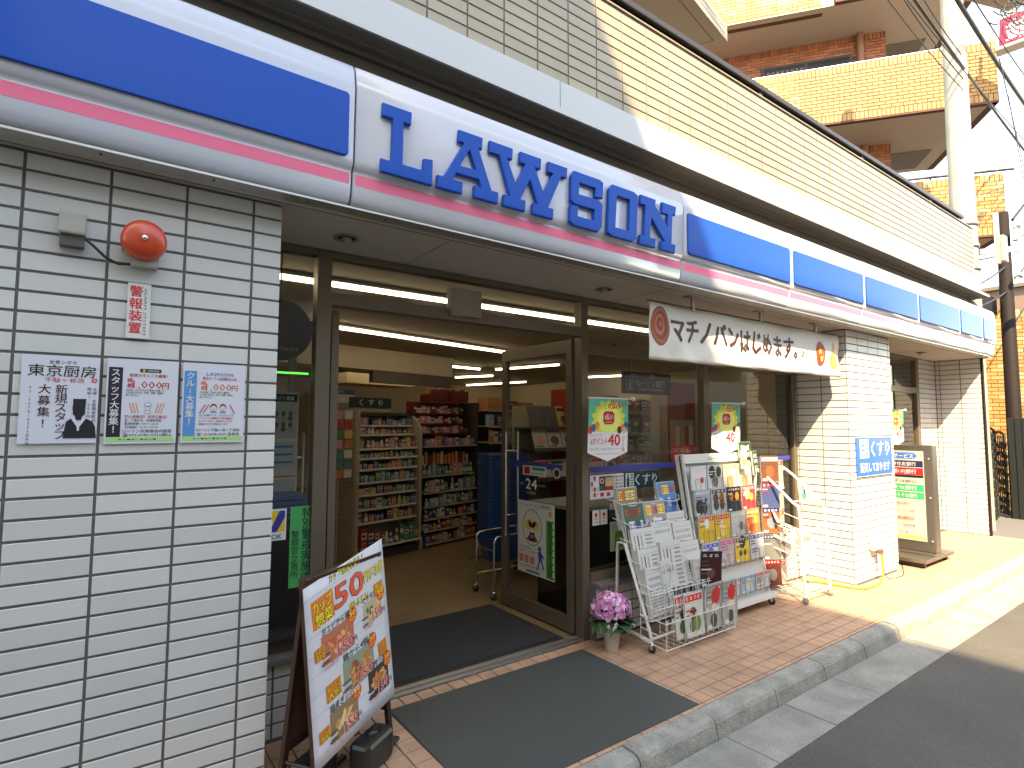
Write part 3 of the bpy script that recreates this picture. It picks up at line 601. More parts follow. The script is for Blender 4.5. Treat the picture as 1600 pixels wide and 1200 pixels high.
def fill(pt, a0, a1, z, q, row, unit, group, kinds, hs, cols, step=(.045, .09), dp=.07, budget=[300], tilt=0):
    a = a0; n = 0
    while a < a1-.03:
        w = round(rg.uniform(*step), 2); h = round(rg.uniform(*hs), 2); kd = rg.choice(kinds); cn = rg.choice(cols)
        if a+w > a1: break
        if rg.random() < .07: a += w*.6; continue
        n += 1
        me = product(kd, cn, w*.94 if kd != 'bottle' else min(w, .055), h, dp)
        o = bpy.data.objects.new({'box': 'carton', 'bottle': 'bottle', 'pouch': 'pouch'}[kd], me); COL.objects.link(o)
        o.location = pt(a+w/2, z); o.rotation_mode = 'QUATERNION'; o.rotation_quaternion = q
        place = ORD[n-1] if n > 1 else 'first'
        tag(o, f"{cn} {dict(box='carton', bottle='bottle', pouch='pouch')[kd]}, {place} from the left on the {row} {unit}", {'box': 'carton', 'bottle': 'bottle', 'pouch': 'pouch'}[kd], group)
        a += w+rg.uniform(.004, .014)
# --- medicine shelf unit
def upright(mb, a, th, prof): mb.prism(prof, Fr(A(a, 0), -AN, Z_), -th/2, th/2)
med = thing('shelf_unit', 'cream shelf unit of medicine with rounded side panels under a hiragana sign', 'shelf unit', A(.15, .1))
PRF = [(-.42, .0), (.03, .0), (.03, .1), (0, .16), (0, 1.5), (-.06, 1.62), (-.20, 1.72), (-.42, 1.73)]
for a in (-.355, .60):
    mb = MB(); Fu = Fr(A(a-.02, 0), -AN, Z_); mb.prism(PRF, Fu, -.02, .02); mb.build('side_panel', SHELFM, med, bevel=.008)
mb = MB(); mb.obox(A(-.34, .40, .05), AD*.92, AN*.02, Z_*1.66); mb.build('back_panel', SHELFM, med)
mb = MB(); mb.obox(A(-.34, .02, 0), AD*.92, AN*.38, Z_*.09); mb.build('plinth', DKSHELF, med)
mb = MB(); mb.obox(A(-.35, .15, 1.70), AD*.94, AN*.27, Z_*.03); mb.build('top_panel', DKSHELF, med)
ZB = [1.58, 1.47, 1.303, 1.19, 1.06, .905, .76, .595, .435, .165]
for i, z in enumerate(ZB):
    off = .17 if i == 0 else .12 if i == 1 else .06 if i < 9 else -.03
    mb = MB(); mb.obox(A(-.335, off, z-.014), AD*.91, AN*(.40-off), Z_*.014); b_ = mb.build('shelf_board', SHELFM, med)
    mb = MB(); mb.obox(A(-.335, off-.006, z-.024), AD*.91, AN*.006, Z_*.026)
    for k in range(9): mb.obox(A(-.30+k*.1, off-.008, z-.021), AD*.045, AN*.002, Z_*.02)
    mb.build('price_rail', WPAINT, b_)
    H = (ZB[i-1]-z-.02) if i else .12
    fill(lambda a, zz, off=off: A(a, off+.015, zz), -.325, .565, z, QAD, ORD[i], 'shelf of the medicine unit', 'goods on the medicine shelves', ['box'] if i in (0, 4, 5, 6) else ['box', 'box', 'bottle'] if i < 9 else ['bottle', 'bottle', 'box'],
         (H*.45, H*.85), ['white', 'blue', 'pale blue', 'red', 'pink', 'brown'] if i == 0 else ['red', 'orange', 'pink', 'white', 'yellow'] if i in (1, 2) else ['white', 'blue', 'green', 'orange', 'pale blue', 'teal'] if i < 6 else ['yellow', 'red', 'green', 'white', 'orange', 'blue', 'brown'])
kus = thing('hanging_sign', 'dark teal sign with three white hiragana above the medicine shelves', 'sign', A(-.12, .2, 1.78))
mb = MB(); mb.obox(A(-.42, .12, 1.785), AD*.60, AN*.02, Z_*.125); mb.build('board', mat('teal_sign', S(16, 48, 58), .5), kus)
mb = MB(); Fk = Fr(A(-.42, .118, 1.785), AD, Z_); Fk.text(mb, 'く す り', .13, .03, .075, S(205, 215, 205), w=.34, bold=.01); mb.build('lettering', PRINT, kus)
mb = MB(); mb.obox(A(-.42, .13, 1.745), AD*.60, AN*.04, Z_*.025); mb.tube([A(-.25, .15, 1.72), A(-.25, .15, 1.79)], .006); mb.tube([A(.05, .15, 1.72), A(.05, .15, 1.79)], .006); mb.build('bracket', SHELFM, kus)
o = MB(); Fq = Fr(A(-.50, .25, 1.93), AD, Z_); 
cs = thing('corner_sign', 'navy and white corner sign behind the hiragana sign', 'sign', A(-.5, .3, 1.9))
mb = MB(); mb.obox(A(-.72, .25, 1.84), AD*.45, AN*.015, Z_*.16, (.55, .55, .52)); Fq = Fr(A(-.72, .248, 1.84), AD, Z_); Fq.rect(mb, 0, .10, .45, .16, .0006, S(25, 50, 100)); Fq.text(mb, 'コーナー', .14, .115, .035, WHT, .002, w=.16); Fq.text(mb, '在庫限りのもの', .12, .055, .03, BLK, .002, w=.28); Fq.text(mb, 'お早めに', .12, .012, .03, BLK, .002, w=.16); mb.build('board', PRINT, cs)
# --- second unit (cosmetics)
cosm = thing('shelf_unit', 'tall shelf unit of toiletries with red top rows between medicine and the baskets', 'shelf unit', A(1.15, .1))
mb = MB(); mb.obox(A(.66, .40, .05), AD*1.0, AN*.02, Z_*1.42); mb.build('back_panel', DKSHELF, cosm)
mb = MB(); mb.obox(A(.66, .39, 1.48), AD*1.0, AN*.02, Z_*.42); mb.build('top_back_panel', REDM, cosm)
mb = MB(); mb.obox(A(.66, .03, 0), AD*1.0, AN*.38, Z_*.05); mb.build('plinth', DKSHELF, cosm)
mb = MB(); mb.obox(A(1.655, .02, 0), AD*.02, AN*.38, Z_*1.9); mb.build('side_panel', DKSHELF, cosm)
ZC = [(1.74, .28, REDM), (1.60, .24, REDM), (1.47, .2, REDM), (1.307, .04, SHELFM), (.912, .08, SHELFM), (.70, .04, SHELFM), (.52, .04, DKSHELF), (.36, .04, DKSHELF), (.212, .03, DKSHELF), (.055, .0, DKSHELF)]
for i, (z, off, mm) in enumerate(ZC):
    mb = MB(); mb.obox(A(.665, off, z-.014), AD*.985, AN*(.39-off), Z_*.014); b_ = mb.build('shelf_board', mm, cosm)
    mb = MB(); mb.obox(A(.665, off-.006, z-.024), AD*.985, AN*.006, Z_*.026); mb.build('price_rail', SHELFM if i > 2 else REDM, b_)
    H = [.13, .12, .11, .15, .17, .19, .15, .14, .13, .14][i]
    fill(lambda a, zz, off=off: A(a, off+.012, zz), .68, 1.64, z, QAD, ORD[i], 'shelf of the toiletries unit', 'goods on the toiletries shelves', ['box', 'pouch'] if i < 4 else ['pouch', 'bottle', 'box'] if i < 7 else ['pouch', 'box', 'bottle'],
         (H*.55, H*.9), ['red', 'white', 'pink', 'brown'] if i < 3 else ['pink', 'orange', 'white', 'yellow', 'purple'] if i == 3 else ['teal', 'pale blue', 'white', 'pink', 'green'] if i < 7 else ['white', 'red', 'brown', 'pink', 'blue', 'orange'], step=(.05, .09))
hk = MB()
for k in range(13):
    a = .70+k*.07; hk.obox(A(a, .14, 1.05), AD*.045, AN*.01, Z_*rg.uniform(.12, .18), rg.choice([CN['white'], CN['pink'], CN['orange'], CN['brown']])); hk.tube([A(a+.02, .1, 1.24), A(a+.02, .38, 1.24)], .003, 4, col=(.3, .3, .3))
hk.build('hanging_pack', GOODS, cosm, label='row of small packs hanging on hooks under the fourth shelf', kind='stuff')
# --- third unit further right, behind the baskets
t3 = thing('shelf_unit', 'dark shelf unit behind the basket stack with two visible upper rows', 'shelf unit', (4.5, 6.9, 0))
B0 = V((4.46, 6.62, 0)); 
def B(a, off, z): return B0+AD*a+AN*off+Z_*z
mb = MB(); mb.obox(B(0, .42, .05), AD*2.6, AN*.02, Z_*1.85); mb.obox(B(0, .05, 0), AD*2.6, AN*.37, Z_*.06); mb.build('back_panel', DKSHELF, t3)
for i, z in enumerate([1.80, 1.57, 1.34, 1.05, .75, .45, .15]):
    mb = MB(); mb.obox(B(0, .05, z-.015), AD*2.6, AN*.36, Z_*.015); mb.obox(B(0, .044, z-.03), AD*2.6, AN*.006, Z_*.034); mb.build('shelf_board', SHELFM, t3)
    if i in (1, 2): fill(lambda a, zz: B(a, .06, zz), .02, 1.5, z, QAD, ORD[i], 'shelf behind the basket stack', 'goods on the shelves behind the baskets', ['pouch', 'box'], (.12, .19), ['white', 'brown', 'orange', 'purple', 'pale blue', 'yellow'], step=(.07, .12))
bx = thing('display_box', 'red display box on top of the toiletries shelf unit', 'box', A(1.2, .2, 1.9)); mb = MB()
for k in (0, 1): mb.obox(A(.85+k*.4, .15, 1.90), AD*.34, AN*.2, Z_*.10); mb.obox(A(.85+k*.4+.01, .14, 2.0), AD*.32, AN*.01, Z_*.06)
mb.build('tray', REDM, bx); mb = MB()
for k in range(9): mb.obox(A(.87+k*.08, .2, 1.99), AD*.05, AN*.05, Z_*rg.uniform(.05, .1), rg.choice([CN['orange'], CN['brown'], CN['red']]))
mb.build('snack_pack', GOODS, bx, kind='stuff')
ho = thing('orange_bin', 'orange and brown stock boxes on top of the shelf unit behind the baskets', 'boxes', B(.4, .2, 1.81))
for k, (c, h) in enumerate([(CN['orange'], .17), (CN['brown'], .13), (CN['orange'], .12)]):
    mb = MB(); mb.obox(B(.05+k*.36, .1, 1.803), AD*.32, AN*.22, Z_*h, c); mb.obox(B(.05+k*.36, .095, 1.803+h*.6), AD*.32, AN*.004, Z_*.02, (.5, .4, .2)); mb.build('carton', GOODS, ho)
# --- left wire rack edge seen beside the medicine shelves
wl = thing('wire_display', 'narrow wire display of small goods left of the medicine shelves', 'display rack', A(-.6, 0))
mb = MB()
for k in range(18): mb.tube([A(-.85, .0, .55+k*.05), A(-.42, .0, .55+k*.05)], .002, 4)
for a in (-.85, -.64, -.42): mb.tube([A(a, .0, .0), A(a, .0, 1.7)], .008, 6)
mb.build('wire_panel', SHELFM, wl); mb = MB()
for k in range(22): mb.obox(A(-.84+(k % 3)*.13, -.03, 1.65-(k//3)*.11), AD*.1, AN*.02, Z_*.09, rg.choice(list(CN.values())))
mb.build('small_pack', GOODS, wl, kind='stuff')
mb = MB(); mb.obox(A(-.415, -.02, 0), AD*.045, AN*.3, Z_*1.75); mb.build('side_post', SHELFM, wl)

# --- baskets
def basket_mesh():
    mb = MB(); L_, W_, h = .235, .165, .20
    def ring(l, w, z, r=.03):
        return [(sx*(l-r)+r*math.cos(t), sy*(w-r)+r*math.sin(t), z) for sx, sy, t0 in ((1, 1, 0), (-1, 1, 90), (-1, -1, 180), (1, -1, 270)) for t in (R(t0), R(t0+45), R(t0+90))]
    rs = [ring(L_-.05, W_-.04, 0), ring(L_-.012, W_-.012, h-.022), ring(L_, W_, h-.022), ring(L_, W_, h), ring(L_-.02, W_-.02, h), ring(L_-.055, W_-.045, .006)]
    n = len(rs[0]); vs = [p for r_ in rs for p in r_]
    mb.add(vs, [(k*n+i, k*n+(i+1) % n, (k+1)*n+(i+1) % n, (k+1)*n+i) for k in range(5) for i in range(n)]+[tuple(range(n-1, -1, -1)), tuple(range(5*n, 6*n))]); return mb
bm = basket_mesh().mesh('basket'); bm.materials.append(BASKET)
NB = 26
for i in range(NB):
    o = bpy.data.objects.new('shopping_basket', bm); COL.objects.link(o); z = .20+i*.0355; o.location = (3.47+rg.uniform(-.003, .003), 4.92+rg.uniform(-.003, .003), z); o.rotation_euler = (0, 0, R(-12))
    k = NB-1-i; words = ORD+['twenty-first', 'twenty-second', 'twenty-third', 'twenty-fourth', 'twenty-fifth', 'lowest']
    tag(o, f"blue plastic shopping basket, {words[k]} one counted down the tall nested stack", 'shopping basket', 'shopping baskets nested in a stack')
st = thing('basket_stand', 'chrome tube stand on castors holding the stack of blue baskets', 'basket stand', (3.2, 4.6, 0))
mb = MB()
for y in (4.33, 4.64):
    pass
for (x, y) in ((2.955, 4.33), (2.975, 4.66)):
    mb.tube([(x, y, .07), (x, y, .50)]+arc((x+.06, y, .50), .06, math.pi, math.pi/2, 5, X_, Z_)+[(x+.5, y+.05, .565)], .011, 8)
mb.tube([(2.955, 4.33, .44), (2.975, 4.66, .44)], .008, 6); mb.tube([(3.2, 4.66, .17), (3.2, 5.2, .17)], .01, 6); mb.tube([(3.74, 4.66, .17), (3.74, 5.2, .17)], .01, 6)
for x in (3.2, 3.74):
    for y in (4.66, 5.2): mb.tube([(x, y, .07), (x, y, .17)], .01, 6)
mb.tube([(2.975, 4.66, .17), (3.74, 4.66, .17)], .01, 6); mb.tube([(3.2, 5.2, .17), (3.74, 5.2, .17)], .01, 6)
mb.build('tube_frame', CHROME, st)
def castor(parent, x, y, r_=.03, m=RUBBER, rot=0, name='castor'):
    mb = MB(); ax = V((math.cos(rot), math.sin(rot), 0)); c = V((x, y, r_))
    mb.lathe([(0, -.012), (r_*.85, -.012), (r_, -.006), (r_, .006), (r_*.85, .012), (0, .012)], c, 16, ax); w = mb.build(name, m, parent)
    mb = MB(); d = Z_.cross(ax)
    for s in (-1, 1): mb.obox(c+ax*(s*.016)-d*.01-ax*.002, d*.022, ax*.003, Z_*(r_*1.1))
    mb.lathe([(.02, 0), (.02, .008), (.009, .012), (.009, .03)], c+Z_*(r_*1.05), 10); mb.build('fork', CHROME, w)
for (x, y) in ((2.955, 4.33), (2.975, 4.66)): castor(st, x, y, .033, rot=.4)
# --- black counter behind the window
cn = thing('counter', 'black fronted counter with a pale top just inside the shop window', 'counter', (3.9, 3.7, 0))
mb = MB(); mb.box((3.12, 3.36, .0), (5.9, 3.9, .90)); mb.build('cabinet', BLACK, cn)
mb = MB(); mb.box((3.10, 3.34, .90), (5.92, 3.98, .93)); mb.build('top', mat('counter_top', (.42, .40, .36), .4), cn, bevel=.003)
mb = MB(); mb.box((4.0, 3.5, .932), (4.55, 3.8, 1.22)); mb.box((3.995, 3.495, 1.10), (4.555, 3.80, 1.105)); tag(mb.build('cardboard_carton', mat('beige_carton', (.36, .30, .21), .7), None), 'beige carton standing on the counter behind the window', 'carton')
# --- magazine shelves behind the right door leaf and the window
mg = thing('magazine_shelf', 'magazine shelf unit seen through the right door leaf and window', 'magazine shelf', (4.2, 5.0, 0))
mb = MB(); mb.box((3.75, 5.12, 0), (5.2, 5.15, 1.80)); mb.build('back_panel', SHELFM, mg); mb = MB(); mb.box((3.76, 4.75, 0), (5.2, 5.12, .08)); mb.build('plinth', DKSHELF, mg)
mb = MB(); mb.box((4.30, 4.72, 0), (4.36, 5.12, 2.0)); mb.build('red_post', mat('red_post_paint', S(190, 50, 25), .5), mg)
for i, (z, y) in enumerate([(1.56, 4.95), (1.33, 4.88), (1.02, 4.82), (.72, 4.78)]):
    mb = MB(); mb.box((3.76, y-.14, z-.02), (5.2, 5.12, z)); mb.box((3.76, y-.145, z-.03), (5.2, y-.14, z+.012)); mb.build('shelf_board', DKSHELF, mg)
    x = 3.78; n = 0
    while x < 4.98 and i < 3:
        w = .19; n += 1; c = rg.choice([(.5, .5, .47), CN['blue'], CN['red'], CN['yellow'], (.5, .5, .47), (.1, .1, .1)]) if i == 0 else (.5, .49, .44)
        mb = MB(); Fm = Fr((x, y-.12, z+.002), X_, V((0, .35, 1))); mb.prism([(0, 0), (w, 0), (w, .25 if i < 2 else .2), (0, .25 if i < 2 else .2)], Fm, -.012, 0, c)
        Fm.rect(mb, .01, .19 if i < 2 else .15, w-.01, .23 if i < 2 else .185, .0006, rg.choice([REDC, NAVY, CN['yellow'], (.1, .1, .1)])); Fm.disc(mb, w*.5, .09, .06, .055, .0006, rg.choice([(.25, .2, .18), CN['pink'], CN['brown'], (.1, .1, .12)]), 10); Fm.rect(mb, .02, .02, w*.6, .035, .0008, (.1, .1, .1))
        o = mb.build('magazine', GOODS); tag(o, f"magazine leaning on the {ORD[i]} shelf inside, {'first' if n == 1 else ORD[n-1]} from the left behind the door glass", 'magazine', 'magazines on the inside shelf'); x += w+.012
# --- back shelf rows seen through the window
bk = thing('snack_shelf', 'pale shelf unit of packets seen deep through the left shop window pane', 'shelf unit', (6.1, 6.0, 0))
mb = MB(); mb.box((5.1, 5.95, 0), (7.2, 5.98, 1.9)); mb.build('back_panel', SHELFM, bk)
for i, z in enumerate([1.78, 1.47, 1.24, 1.02, .7]):
    mb = MB(); mb.box((5.1, 5.55, z-.02), (7.2, 5.95, z)); mb.box((5.1, 5.543, z-.032), (7.2, 5.55, z+.01)); mb.build('shelf_board', SHELFM, bk)
    if i < 4: fill(lambda a, zz: V((a, 5.57, zz)), 5.15, 6.9, z, Quaternion(), ORD[i], 'packet shelf behind the window', 'packets on the shelves behind the window', ['pouch', 'pouch', 'box'], (.12, .22), ['white', 'brown', 'orange', 'white', 'green', 'red'], step=(.11, .17))
bs = thing('hanging_sign', 'navy bank sign with white writing hanging behind the window', 'sign', (5.0, 4.3, 2.0))
mb = MB(); mb.box((4.64, 4.3, 1.94), (5.47, 4.32, 2.19)); mb.build('board', mat('navy_sign', S(22, 34, 66), .5), bs)
F = FF(4.64, 4.2985, 1.94); mb = MB(); F.text(mb, 'マチの', .13, .19, .04, WHT, w=.13); F.text(mb, '燃える', .29, .19, .04, REDC, w=.13); F.text(mb, '銀行へ', .45, .19, .04, WHT, w=.13); F.text(mb, 'ローソン銀行', .22, .09, .07, WHT, w=.5, bold=.02); F.text(mb, 'LAWSON BANK', .25, .04, .032, WHT, w=.42)
F.rect(mb, .06, .04, .17, .155, .0004, (.5, .5, .5)); F.rect(mb, .067, .047, .163, .148, .0008, S(22, 34, 66)); F.rect(mb, .10, .055, .13, .12, .0012, (.6, .6, .55)); F.rect(mb, .107, .12, .123, .135, .0012, (.6, .6, .55)); mb.build('lettering', PRINT, bs)
mb = MB(); mb.tube([(4.8, 4.31, 2.19), (4.8, 4.31, 2.75)], .003, 4); mb.tube([(5.3, 4.31, 2.19), (5.3, 4.31, 2.75)], .003, 4); mb.build('hanger', SHELFM, bs)
rm = thing('coffee_machine', 'beige dispenser with a red front behind the shop window', 'machine', (5.3, 3.9, .93))
mb = MB(); mb.box((5.45, 4.35, .0), (6.0, 4.6, 2.12)); mb.build('casing', mat('machine_beige', (.45, .36, .27), .5), rm, bevel=.01)
F = FF(5.45, 4.348, 0); mb = MB(); F.rect(mb, .01, .9, .54, 2.1, .0, S(150, 35, 35)); F.rect(mb, .05, 1.2, .5, 1.65, .0005, (.3, .28, .25)); F.rect(mb, .05, .98, .3, 1.15, .0005, BLK)
for i in range(5): F.rect(mb, .07+i*.085, 1.25, .14+i*.085, 1.58, .001, rg.choice([CN['red'], CN['brown'], CN['white'], CN['orange']]))
mb.build('front_print', PRINT, rm)
# --- objects behind the left side window
bd = thing('round_sign', 'black round hanging sign behind the left side window', 'round sign', (.87, 3.6, 2.17)); mb = MB(); mb.lathe([(0, -.02), (.185, -.02), (.19, -.015), (.19, .015), (.185, .02), (0, .02)], (.865, 3.6, 2.17), 40, -Y_); mb.build('disc', mat('matt_black', (.006, .006, .006), .7, spec=.1), bd)
mb = MB(); Fs = FF(.865, 3.578, 2.17); Fs.text(mb, 'SANDWICH', .0, -.13, .026, (.3, .3, .28), w=.2, align='C'); mb.build('lettering', PRINT, bd); mb = MB(); mb.tube([(.865, 3.6, 2.36), (.865, 3.6, 2.75)], .005, 5); mb.build('hanger', DKBRONZE, bd)
gl = thing('green_light_strip', 'thin glowing green strip behind the left side window', 'light strip', (.9, 3.62, 1.91)); mb = MB(); mb.box((.55, 3.62, 1.905), (1.05, 3.63, 1.916)); mb.build('strip', mat('green_glow', S(20, 200, 80), emit=S(40, 230, 90), es=.35), gl)
ff = thing('advert_panel', 'red and white advert panel behind the left side window', 'advert panel', (.8, 3.9, 0)); mb = MB(); mb.box((.35, 3.85, 0), (1.06, 3.88, 1.80)); mb.build('panel', IWALL, ff); F = FF(.35, 3.848, 0); mb = MB()
F.rect(mb, .02, 1.50, .70, 1.74, .0004, (.4, .4, .38)); F.rect(mb, .02, 1.25, .70, 1.48, .0004, (.42, .42, .4)); F.rect(mb, .02, .98, .70, 1.24, .0004, (.36, .34, .32)); F.rect(mb, .02, 1.74, .70, 1.79, .0004, S(25, 30, 60)); F.text(mb, 'アルバイト募集', .5, 1.75, .025, WHT, .0008, w=.18)
for i in range(14):
    F.disc(mb, .40+(i % 7)*.043, 1.66-(i//7)*.07, .013, .02, .0008, (.12, .09, .08), 8); F.disc(mb, .40+(i % 7)*.043, 1.63-(i//7)*.07, .017, .016, .0007, rg.choice([(.1, .1, .12), (.4, .3, .28)]), 8)
for i in range(3): F.rect(mb, .36, 1.44-i*.05, .50, 1.455-i*.05, .0008, (.1, .1, .1)); F.rect(mb, .54, 1.44-i*.05, .68, 1.455-i*.05, .0008, S(60, 120, 150))
F.rect(mb, .36, 1.25, .70, 1.26, .0008, REDC); F.rect(mb, .02, .90, .70, 1.10, .0008, S(150, 35, 40)); mb.build('print', PRINT, ff)
bn = thing('stacked_trays', 'stack of blue trays behind the left side window', 'trays', (.8, 3.6, .9)); mb = MB()
for k in range(5): mb.box((.5, 3.55, 1.02+k*.03), (1.04, 3.8, 1.045+k*.03))
mb.build('tray', mat('tray_blue', S(50, 80, 130), .5), bn); mb = MB(); mb.box((.5, 3.5, 0), (1.05, 3.8, 1.01)); mb.build('cabinet', DKSHELF, bn, bevel=.004)

# =================================================================== MATS
im = thing('door_mat', 'blue grey carpet mat just inside the threshold', 'mat', (2.1, 3.7, 0)); mb = MB(); mb.box((1.30, 3.28, .001), (2.87, 4.25, .008)); mb.build('edge', RUBBER, im, bevel=.003)
mb = MB(); mb.box((1.33, 3.31, .008), (2.84, 4.22, .012)); mb.build('carpet', MATB, im)
om = thing('outdoor_mat', 'grey green rubber mat on the pavement before the door', 'mat', (2.1, 2.55, 0)); MR = mat('grey_rubber_mat', (.062, .068, .062), .55, noise=.12, nscale=5)
mb = MB(); mb.box((1.37, 2.075, -.001), (2.84, 3.045, .006)); mb.build('base', MR, om, bevel=.003)
mb = MB(); x = 1.405; r_ = 0
nx = 84; ny = 56
for j in range(ny):
    for i in range(nx):
        cx_ = 1.405+(i+.5*(j % 2))*(1.40/nx); cyy = 2.105+j*(.91/ny)
        a = 1.40/nx*.34; mb.add([(cx_-a, cyy, .0062), (cx_, cyy-a, .0062), (cx_+a, cyy, .0062), (cx_, cyy+a, .0062), (cx_, cyy, .0092)], [(0, 1, 4), (1, 2, 4), (2, 3, 4), (3, 0, 4)])
mb.build('nubs', MR, om, kind='stuff')

# =================================================================== WALL ITEMS ON THE LEFT
bell = thing('alarm_bell', 'orange red round alarm bell on the white tiled wall', 'alarm bell', (.107, 2.6, 2.3))
mb = MB(); mb.lathe([(0, .062), (.03, .061), (.062, .052), (.074, .036), (.077, .01), (.075, .0), (.07, .0), (.0, .005)], (.108, 2.575, 2.30), 40, -Y_); mb.build('gong', BELLR, bell)
mb = MB(); mb.lathe([(.010, .06), (.010, .067), (.006, .07), (0, .07)], (.108, 2.575, 2.30), 12, -Y_); mb.build('screw', CHROME, bell)
mb = MB(); mb.box((.04, 2.585, 2.27), (.14, 2.632, 2.30)); mb.box((.07, 2.575, 2.205), (.16, 2.632, 2.25)); mb.lathe([(.03, 0), (.03, .05)], (.108, 2.63, 2.29), 12, -Y_); mb.lathe([(.006, 0), (.006, .02)], (.045, 2.60, 2.285), 8, -Y_); mb.build('bracket', GREYB, bell)
jb = thing('junction_box', 'weathered grey junction box with a black cable to the alarm bell', 'junction box', (-.11, 2.6, 2.3))
mb = MB(); mb.box((-.152, 2.572, 2.288), (-.072, 2.63, 2.372)); mb.build('cover', GREYB, jb, bevel=.008); mb = MB(); mb.box((-.148, 2.59, 2.245), (-.076, 2.631, 2.288)); mb.build('open_base', mat('box_inner', (.10, .10, .09), .7), jb, bevel=.003)
mb = MB(); mb.tube([(-.105, 2.60, 2.27), (-.08, 2.595, 2.285), (-.05, 2.598, 2.262), (-.01, 2.605, 2.225), (.03, 2.612, 2.208), (.075, 2.612, 2.215), (.095, 2.61, 2.225)], .005, 6); mb.build('cable', CABLE, jb)
o, F, mb = notice('alarm_plate', 'white alarm system plate with red kanji below the bell', 'plate', FF(.066, 2.622, 1.928), .076, .216, (.72, .72, .70), m=GLOSSP, th=.004)
F.vtext(mb, '警報装置', .028, .205, .038, S(225, 40, 50), bold=.04, step=.048); Fv = F.sub(.058, .20, -math.pi/2); Fv.text(mb, 'ALARM SYSTEM', 0, -.004, .011, (.12, .12, .12), w=.185); mb.build('lettering', PRINT, o)
PW = (.66, .68, .76)
def cloudy(F, mb, pts, col, d=.0006): F.poly(mb, pts, d, col)
o, F, mb = notice('recruiting_poster', 'white poster with brush kanji and a black chef silhouette', 'poster', FF(-.232, 2.624, 1.525), .224, .318, PW)
F.text(mb, '全食ンダモ', .075, .288, .013, BLK, w=.08); F.text(mb, '東京厨房', .018, .245, .038, BLK, w=.195, bold=.015); F.text(mb, '千駄ヶ谷店', .065, .222, .016, REDC, w=.115)
for k in range(2): F.poly(mb, [(.20, .225), (.215, .222), (.219, .237), (.203, .24)], .0004+k*.0004, [REDC, PW][k]) if k == 0 else F.poly(mb, [(.203, .227), (.2135, .225), (.2165, .235), (.2055, .237)], .0009, S(235, 150, 160))
F.vtext(mb, '大募集！', .067, .212, .031, S(70, 20, 35), bold=.02, step=.041); F.vtext(mb, '新規スタッフ', .115, .212, .031, S(70, 20, 35), bold=.02, step=.033)
F.vtext(mb, '03-3478-4333白木迄', .027, .205, .0095, BLK, step=.0142); F.vtext(mb, '主婦・未経験者歓迎', .212, .205, .011, BLK, step=.0145); F.vtext(mb, '時給1,000円〜', .196, .205, .011, BLK, step=.0145)
BK2 = (.012, .012, .02)
F.poly(mb, [(.15, .165), (.152, .162), (.186, .162), (.188, .165), (.186, .105), (.178, .098), (.176, .085), (.16, .085), (.158, .098), (.151, .106)], .0016, BK2)
F.poly(mb, [(.125, .018), (.223, .018), (.218, .06), (.21, .078), (.19, .09), (.168, .062), (.146, .09), (.132, .078)], .0016, BK2); F.poly(mb, [(.146, .09), (.153, .097), (.168, .072), (.184, .097), (.19, .09), (.172, .06), (.171, .045), (.165, .045), (.164, .06)], .0022, PW); F.disc(mb, .168, .13, .019, .03, .0020, BK2); mb.build('print', PRINT, o)
